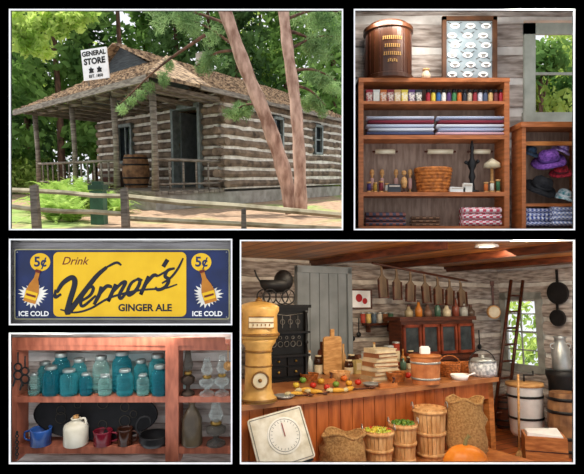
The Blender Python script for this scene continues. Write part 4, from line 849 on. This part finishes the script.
C5('enamel_pot','white speckled enamel pot with lid and bail handle','pot',483,376,[('pot_body',MB().lathe([(0,0),(11,0),(13,3),(13,13),(12,14),(0,14)],seg=24),mat('speckled','dde0e4','8a9098',scale=40,rough=.3)),('lid',MB().lathe([(0,14),(13.5,14),(9,17),(2,18),(2,20),(0,20)],seg=24),STEEL),('handle',MB().tube([(13*math.cos(t),0,11+14*math.sin(t)) for t in np.linspace(0,math.pi,12)],.6,5),IRON)])
C5('enamel_pan','pale enamel pan on the counter','pan',460,381,[('pan_body',MB().lathe([(0,0),(7,0),(9,5),(8.5,5),(6.5,1),(0,1)],seg=24),WHT),('handle',MB().tube([(8,0,4),(15,0,6)],.9,6),WHT)])
# glass-front cabinet
a=onpl(FR5,403,358,A_+nb*.58,nb);b=onpl(FR5,475,358,A_+nb*.58,nb);W=(b-a).length; mid=(a+b)/2; u=W/72
zt=at(FR5,440,320,mid.y).z; zb=mid.z; Hp=(zt-zb)/u
kb=MB().box((0,8,Hp/2),(72,14,Hp)).box((0,8,Hp+1),(77,18,3)).box((0,8,0),(77,18,3))
ds=[]
for k in range(4):
    x=-27+k*18; m_=bxm(((x-7.5,0,Hp/2),(2,2,Hp-6)),((x+7.5,0,Hp/2),(2,2,Hp-6)),((x,0,4),(17,2,2)),((x,0,Hp-4),(17,2,2)))
    ds.append(('cabinet_door',m_,mat('cherry_wood','84391e','5a2410',rough=.35),[('glass_pane',bxm(((x,.6,Hp/2),(14,.6,Hp-8))),mat('grey_glass','3c4448','20282c',rough=.15))]))
legb=MB().box((0,8,-(zb-FZ)/u/2-1),(70,13,(zb-FZ)/u-2))
thing('glass_cabinet','dark red-brown glazed cabinet with four doors against the log wall','cabinet',FR5,Vector((mid.x,mid.y,zb)),[('cabinet_case',kb,WOODD),('cabinet_base',legb,WOODD)]+ds,u=u,rz=RZb)
for i,(px,h,r,c_,nm) in enumerate([(409,10,4,'a89878','jug'),(419,14,3.5,'c87a32','bottle'),(428,10,4,'7a5a4a','crock'),(438,15,3,'4a6a58','bottle'),(447,11,4,'d8c8a8','jug'),(456,16,3.5,'8a4a3a','bottle'),(464,12,4,'b8b8b0','jug'),(471,9,4,'5a4a40','crock')]):
    p=onpl(FR5,px,322,A_+nb*.45,nb); 
    thing(nm,'small %s with a narrow neck on top of the cabinet'%nm,nm,FR5,(p.x,p.y,zb+(Hp+2.5)*u),[('vessel_body',MB().lathe([(0,0),(r,0),(r*1.05,h*.5),(r*.5,h*.75),(r*.4,h),(0,h)],seg=16),mat('vs'+c_,c_,None,rough=.25)),('stopper',MB().cyl((0,0,h),r*.4,2),WOODD)],u=p.y/F,group='vessels on top of the cabinet')
def onwall(name,label,cat_,px,py,parts,off=.09,P=A_,n_=nb,rz=RZb,**k):
    p=onpl(FR5,px,py,P+n_*off,n_); return thing(name,label,cat_,FR5,p,parts,u=p.y/F,rz=rz,**k)
RED2=mat('red_paint','c02a30')
onwall('framed_picture','small white picture with a red flower design on the log wall','picture',361,299,[('picture_card',bxm(((0,0,0),(24,1,17))),WHT),('frame',bxm(((-12,-.5,0),(1.5,1.5,19)),((12,-.5,0),(1.5,1.5,19)),((0,-.5,9),(25,1.5,1.5)),((0,-.5,-9),(25,1.5,1.5))),WOODD),('red_motif',MB().ball((-3,-1,1),4,(1,.2,1)).ball((4,-1,-2),3,(1,.2,1)),RED2)])
onwall('wall_shelf','narrow dark wooden wall shelf with small tins','shelf',377,324,[('shelf_board',bxm(((0,-4,0),(36,9,2))),WOODD),('bracket',bxm(((-13,-3,-4),(1.5,6,7)),((13,-3,-4),(1.5,6,7))),WOODD)])
for k,c_ in enumerate(['b84a3a','e0c070','5a6a7a','d8d0c0','8a5a3a','45684f']):
    onwall('tin','small coloured grocery tin on the wall shelf','tin',363+k*5.6,323.0,[('tin_body',MB().lathe([(0,0),(2.5,0),(2.5,9),(0,9)],seg=14),mat('tn'+c_,c_)),('tin_lid',MB().lathe([(0,9),(2.7,9),(2.7,10.5),(0,10.5)],seg=14),STEEL)],off=.14,group='tins on the wall shelf')
SNW=mat('dark_board_wood','75604a','4a3a2b',scale=9,st=(1,1,.4))
for k,(px,py) in enumerate([(381,268),(396,271),(410,274),(424,276),(437,279),(449,281),(460,283)]):
    h=30-k*1.1; wdt=5.4-(k%2)*.5
    sh_=[(-wdt,-h),(wdt,-h),(wdt,-h*.38),(wdt*.45,-h*.28),(1.2,-h*.22),(1.2,0),(-1.2,0),(-1.2,-h*.22),(-wdt*.45,-h*.28),(-wdt,-h*.38)]
    bd_=MB().poly(sh_,0,1.2)
    rim_=bxm(((-wdt,-1.4,-h*.69),(1,2.4,h*.62)),((wdt,-1.4,-h*.69),(1,2.4,h*.62)),((0,-1.4,-h+.5),(wdt*2,2.4,1)))
    onwall('wooden_scoop_board','dark narrow wooden scoop board hanging below the ceiling','scoop',px,py,[('scoop_board',bd_,SNW),('raised_edge',rim_,WOODD),('hanging_cord',MB().tube([(0,0,-1),(0,0,4)],.4,5),BURLAP)],off=.45,group='wooden scoop boards hanging in a row',ry=.06*(k%3-1))
q0=onpl(FR5,372,263,A_+nb*.45,nb); q1=onpl(FR5,467,281,A_+nb*.45,nb)
thing('hanging_pole','thin wooden pole hung along the ceiling','pole',FR5,q0,[('hanging_pole',MB().tube([(0,0,0),q1-q0],.015,6),WOODD)])
for px,py,l_ in [(358,318,'dark iron ladle hanging on the log wall'),(352,322,'dark iron skimmer hanging on the log wall'),(478,330,'dark iron toasting fork hanging on the log wall')]:
    onwall('ladle',l_,'utensil',px,py,[('utensil_handle',MB().tube([(0,-1,0),(0,-1,-14)],.6,5),IRON),('utensil_bowl',MB().ball((0,-1,-16),2.6,(1,.5,1)),IRON)])
def onr(*a,off=.1,**k): return onwall(*a,off=off,P=B_,n_=nr,rz=RZr,**k)
for px,py,r,l_ in [(558,293,11,'black round cast iron skillet hanging on the log wall'),(558,318,8,'small black cast iron skillet hanging on the log wall')]:
    onr('skillet',l_,'skillet',px,py,[('pan_body',MB().cyl((0,1,0),r,3,24,RX),IRON),('pan_handle',bxm(((0,0,r+6),(2.2,1.2,13))),IRON)],off=.14,group='skillets hanging on the wall')
p=onpl(FR5,493,312,A_+nb*.3,nb)
thing('banjo','tan round-bodied banjo hanging near the corner','banjo',FR5,p,[('banjo_head',MB().cyl((0,0,0),6.5,3,24,RX),WOODL),('banjo_neck',bxm(((0,-1.5,16),(2,1.5,22))),WOODD),('peg_head',bxm(((0,-1.5,28),(3.6,1.5,5))),WOODD),('skin',MB().cyl((0,-3,0),5.4,.5,24,RX),CREAM)],u=p.y/F)
la=onz(FR5,499,430,FZ); lt=onpl(FR5,517,280,B_+nr*.22,nr)
v=(lt-la); side=Vector((.882,.47,0))*.12
m1=MB().tube([-side,v-side],.022,6).tube([side,v+side],.022,6); m2=MB()
for k in range(1,9): q=v*(k/9); m2.tube([q-side,q+side],.016,6)
thing('ladder','dark wooden ladder leaning against the log wall','ladder',FR5,la,[('rail',m1,WOODD),('rung',m2,WOODD)])
C5('washing_tub','white enamel washing tub on iron legs with dark bands','washing machine',528,446,[('tub',MB().lathe([(0,10),(13,10),(15,14),(16,54),(17,56),(15,56),(0,55)],seg=26),WHT),('hoop',MB().lathe([(15.6,26),(16,26),(16,28),(15.6,28)],seg=26),IRON),('hoop',MB().lathe([(16.1,46),(16.5,46),(16.5,48),(16.1,48)],seg=26),IRON),('leg',bxm(((-11,-6,5),(2,2,12)),((11,-6,5),(2,2,12)),((0,12,5),(2,2,12))),IRON),('lid',MB().lathe([(0,56),(17.5,56),(17,59),(0,60)],seg=26),WOODL),('crank',MB().tube([(0,0,58),(0,0,66),(9,0,66),(9,0,70)],1,6),IRON)],z=FZ)
C5('wooden_barrel','dark wooden keg beside the washing tub','barrel',505,428,barrel_parts(9,28,WOODD),z=FZ)
C5('milk_can','grey galvanised milk can standing on the stove','milk can',562,370,[('can_body',MB().lathe([(0,0),(8,0),(8.5,2),(8.5,19),(5,26),(5,30),(6.5,32),(0,33)],seg=22),STEEL),('can_handle',MB().ring((7.5,0,23),2.5,.6,'Y').ring((-7.5,0,23),2.5,.6,'Y'),STEEL)],z=-.75)
l,u=onc(562,370,-.75); hh_=(-.75-FZ)/u
thing('iron_stove','dark cast iron stove under the milk can','stove',FR5,Vector((l.x,l.y,FZ)),[('stove_body',MB().lathe([(0,hh_*.25),(11,hh_*.25),(13,hh_*.4),(13,hh_*.85),(15,hh_*.93),(15,hh_),(0,hh_)],seg=24),IRON),('leg',bxm(((-8,-6,hh_*.13),(3,3,hh_*.26)),((8,-6,hh_*.13),(3,3,hh_*.26)),((0,9,hh_*.13),(3,3,hh_*.26))),IRON),('stove_door',bxm(((0,-13,hh_*.6),(11,2,hh_*.25))),STEEL)],u=u)
C5('churn_barrel','brown wooden barrel churn standing on the floor','barrel',568,455,barrel_parts(16,58,BRB),z=FZ)
C5('wooden_box','open wooden crate with a white cloth lining','crate',546,478,[('crate_wall',bxm(((-17,0,20),(2,26,40)),((17,0,20),(2,26,40)),((0,-13,20),(36,2,40)),((0,13,20),(36,2,40))),WOODO),('crate_bottom',bxm(((0,0,1),(34,26,2))),WOODO),('slat_gap',bxm(((0,-14.2,13),(36,.5,1)),((0,-14.2,27),(36,.5,1))),WOODD),('cloth_lining',MB().hexa([(-16,-12,34),(16,-12,34),(16,12,34),(-16,12,34)],[(-15,-11,43),(15,-11,41),(14,11,44),(-15,10,42)]),WHT)],z=FZ,rz=-.3)
C5('broom','straw broom leaning diagonally beside the tub','broom',520,466,[('broom_handle',MB().tube([(0,0,10),(6,6,84)],1.1,6),WOODL),('bristles',MB().lathe([(0,0),(6,0),(4,10),(1.4,14),(0,14)],seg=12,M=Matrix.Diagonal((1,.5,1,1))),BURLAP)],z=FZ)
C5('bucket','small white enamel bucket on the floor','bucket',516,478,[('bucket_body',MB().lathe([(0,0),(7,0),(9,14),(8.6,14),(6.6,1),(0,1)],seg=22),WHT),('bail',MB().tube([(9*math.cos(t),0,13+6*math.sin(t)) for t in np.linspace(0,math.pi,10)],.5,5),IRON)],z=FZ)
def bushel(px,py,r,h,lab):
    l,u=onc(px,py,BZ); b=MB(); n=22
    for k in range(n):
        a0=2*math.pi*(k+.06)/n;a1=2*math.pi*(k+.94)/n; vs=[]
        for z,q in ((0,.78),(h*.5,.9),(h,1)):
            for a,rr_ in ((a0,r*q),(a1,r*q),(a1,r*q*.95),(a0,r*q*.95)): vs.append((rr_*math.cos(a),rr_*math.sin(a),z))
        fs=[]
        for i in range(2):
            for j in range(4): fs.append((i*4+j,i*4+(j+1)%4,i*4+4+(j+1)%4,i*4+4+j))
        b.add(vs,fs)
    b.cyl((0,0,0),r*.78,1)
    HP=[]
    for z,q in ((h*.08,.81),(h*.5,.92),(h*.93,1.0)): HP.append(('hoop',MB().lathe([(r*q,z-1.4),(r*q+.9,z-1.4),(r*q+.9,z+1.4),(r*q,z+1.4)],seg=26),SPLINT))
    for sg in (-1,1): HP.append(('handle',MB().tube([(sg*(r+1),4*math.cos(t),h+5*math.sin(t)) for t in np.linspace(0,math.pi,8)],.5,5),STEEL))
    thing('bushel_basket',lab,'basket',FR5,l,[('splint_side',b,SPLINT)]+HP,u=u,group='bushel baskets on the bench'); return l,u
for (px,py,r,h,cc,lab) in [(379,468,14.5,35,['c8d04a','e0cc4a','d0502a','b8c04a'],'splint bushel basket full of yellow and red apples'),(404,462,13,36,['5f8a2e','4f7a28','7fa33a'],'splint bushel basket full of green peppers'),(431,457,15.5,46,[],'tall splint bushel basket with metal handles')]:
    l,u=bushel(px,py,r,h,lab)
    for ring_,cnt in ((0,1),(.33,5),(.68,10)):
        for q in range(cnt):
            if not cc: break
            a=q*2*math.pi/cnt+ring_*3; c_=random.choice(cc); rr_=r*.2
            ps=l+Vector((r*ring_*math.cos(a)*1.05*u,r*ring_*math.sin(a)*1.05*u,(h-2+(1-ring_)*2.5-rr_)*u))
            nm='apple' if px==379 else 'green_pepper'
            k=(1,1,1) if nm=='apple' else (.85,1,1.15)
            thing(nm,'yellow-green or red apple heaped in the bushel basket' if nm=='apple' else 'green pepper heaped in the bushel basket',nm.replace('_',' '),FR5,ps,[('flesh',MB().lathe([(0,rr_*.1),(rr_*.4,0),(rr_*.9,rr_*.45),(rr_,rr_),(rr_*.8,rr_*1.5),(rr_*.4,rr_*1.75),(0,rr_*1.5)],seg=12,M=Matrix.Diagonal((*k,1))),mat('fr'+c_,c_,None,rough=.3,scale=8)),('stem',MB().tube([(0,0,rr_*1.5),(rr_*.2,0,rr_*2.0)],rr_*.12,5),WOODD)],u=u,group='apples in the bushel basket' if nm=='apple' else 'peppers in the bushel basket')
l,u=onc(431,457,BZ)
thing('grain_fill','heap of tan grain filling the tall basket','grain',FR5,l+Vector((0,0,40*u)),[('grain_fill',MB().lathe([(13.6,0),(12.6,2),(0,3.5)],seg=20),mat('grain','e0c098','c09c74',scale=80))],u=u,kind='stuff')
def sack(px,py,w,h,z,lab):
    m_=MB(); pr=[(0,0),(w*.42,0),(w*.5,h*.12),(w*.52,h*.3),(w*.49,h*.5),(w*.5,h*.65),(w*.43,h*.8),(w*.47,h*.95),(w*.44,h),(w*.38,h*.95),(w*.36,h*.85),(0,h*.86)]
    m_.lathe(pr,seg=36,M=Matrix.Diagonal((1,.7,1,1)))
    rm=MB().ring((0,0,h*.97),w*.44,1.6,k=(1,.7),seg=36)
    for mm in (m_,rm):
        for i,(x,y,q) in enumerate(mm.v):
            a=math.atan2(y,x); s_=1+.06*math.sin(a*7+q*.25)+.05*math.sin(a*3+q*.4)+.02*math.sin(a*13+q); mm.v[i]=(x*s_,y*s_,q+(2.5*math.sin(a*3+1) if q>h*.7 else 0))
    l,u=onc(px,py,z)
    thing('burlap_sack',lab,'sack',FR5,l,[('sack_body',m_,BURLAP),('rolled_rim',rm,BURLAP)],u=u)
sack(343,474,44,38,BZ,'slumped brown burlap sack of goods on the bench'); 
sack(467,457,38,54,BZ,'tall upright brown burlap sack on the bench')
pm=MB().ball((0,0,13),15,(1.25,1.0,.9),40,14)
for i,(x,y,q) in enumerate(pm.v):
    a=math.atan2(y,x); s_=1-.08*abs(math.sin(a*5)); pm.v[i]=(x*s_,y*s_,q)
l=at(FR5,466,470,3.9)
thing('pumpkin','round ribbed orange pumpkin with a dry stem','pumpkin',FR5,Vector((l.x,l.y,BZ)),[('rind',pm,mat('pumpkin_orange','f09030','d87418',rough=.4)),('stem',MB().tube(cat([(0,0,25),(1,0,30),(4,0,34)],4),[2.4,2,1.8,1.6,1.5,1.4,1.3,1.6,1.9],7),mat('dry_stem','8a7a48'))],u=4.5/F)
bz_=at(FR5,288,466,3.62)
fa=MB().poly(rr(-28,28,0,50,3),0,3); di=MB().cyl((4,-3,27),17,1,28,RX); tk=MB().ring((4,-4.1,27),15,.25,'Y')
for k in range(24): a=k*math.pi/12; tk.box((4+13*math.cos(a),-4.2,27+13*math.sin(a)),(.35,.4,1.8),R=(0,-a+math.pi/2,0))
nd=bxm(((4,-5,32),(.8,.5,13)));bx_=MB().hexa([(-26,0,-2),(26,0,-2),(26,18,-2),(-26,18,-2)],[(-24,0,48),(24,0,48),(24,4,48),(-24,4,48)])
bord=bxm(((-26,-3.4,25),(.6,.6,46)),((26,-3.4,25),(.6,.6,46)),((0,-3.4,48),(52,.6,.6)),((0,-3.4,2),(52,.6,.6)))
GM=mat('grey_marks','7f7a72','67625a')
thing('spring_scale','square cream spring scale with a round dial tilted back','scale',FR5,bz_,[('face_plate',fa,mat('cream_plate','efe8d6','cfc3a8',rough=.45,scale=14)),('face_border',bord,GM),('dial',di,mat('dial_ivory','f6f2e8','e4ddcc')),('dial_marks',tk,GM),('needle',nd,mat('dull_red','a84a44')),('scale_housing',bx_,IRON)],u=3.62/F,rx=-.4,rz=.3,ry=-.2)
hs=(bz_.z-FZ)
thing('wooden_crate','upright wooden crate supporting the spring scale','crate',FR5,Vector((bz_.x+.02,bz_.y+.12,FZ)),[('crate_body',MB().box((0,0,hs/2),(.3,.24,hs-.04)),WOODO),('crate_slat',bxm(((0,-.13,hs*.5),(.32,.01,.05)),((0,-.13,hs*.8),(.32,.01,.05))),WOODL)],rz=.25)
p=onz(FR5,487,247,CZ-.02)
thing('ceiling_light','small round white recessed ceiling light','ceiling light',FR5,p,[('lamp_ring',MB().lathe([(.09,.02),(.1,0),(.07,0),(.07,.02)],seg=24),WHT),('lamp_disc',MB().cyl((0,0,.005),.07,.012),mat('lamp_glow','fff2d0','fff2d0',emit=6))])
# =====================================================================
w=bpy.data.worlds.new('World'); sc.world=w; w.use_nodes=True; bg=w.node_tree.nodes['Background']; bg.inputs[0].default_value=(.93,.96,1,1); bg.inputs[1].default_value=1.12
def light(t,loc,energy,col,size=.5,aim=None,sy=None,fr=FR0):
    d=bpy.data.lights.new('sun_or_fill',t); d.energy=energy; d.color=col  # serves the sun and the added area fills
    if t=='AREA': d.shape='RECTANGLE'; d.size=size; d.size_y=sy or size
    o=link(bpy.data.objects.new('light',d)); q=fr@Vector(loc)
    R=Matrix.Identity(4)
    if aim is not None: R=((fr@Vector(aim))-q).to_track_quat('-Z','Y').to_matrix().to_4x4()
    o.matrix_world=Matrix.Translation(q)@R; return o
s=light('SUN',(0,0,5),6,(1,.95,.85)); s.data.angle=.03
s.matrix_world=Matrix.Translation((0,8,9))@Vector((.35,-.05,-1)).to_track_quat('-Z','Y').to_matrix().to_4x4()
light('AREA',(.8,3.06,-.03),32,(1,.82,.58),1.5,aim=(1.1,5.2,-1.3),sy=.03)  # added fill strip tucked behind the black wall above the store opening
light('AREA',(2.0,4.6,CZ-.08),18,(1,.82,.58),.5,aim=(2.0,5.6,-1.2),fr=FR5)  # added warm fill below the store ceiling, not tied to a fixture
light('AREA',(3.0,4.9,CZ-.08),18,(1,.9,.75),.4,aim=(3.0,5.8,-1.2),fr=FR5)  # extra fill added to brighten the tub side of the store
light('AREA',(.4,4.6,CZ-.03),7,(1,.82,.6),.4,aim=(.3,5.0,-1.2),fr=FR5)  # small fill added for the cabinet end of the counter
light('AREA',(X(465,3.05),3.07,Z(5,3.05)),11,(1,.95,.86),1.2,aim=(X(465,3.4),3.5,Z(120,3.4)),sy=.05)  # added strip of fill hidden over the sewing shelf opening
light('AREA',(X(120,3.05),3.06,Z(336,3.05)+.012),5,(1,.95,.9),1.2,aim=(X(120,3.4),3.4,Z(420,3.4)),sy=.02)  # fill added out of view above the jars
cam=bpy.data.cameras.new('Camera'); cam.sensor_width=36; cam.lens=36*F/584; co=link(bpy.data.objects.new('Camera',cam)); co.location=CAM; co.rotation_euler=(math.pi/2,0,0); cam.clip_start=.05; sc.camera=co
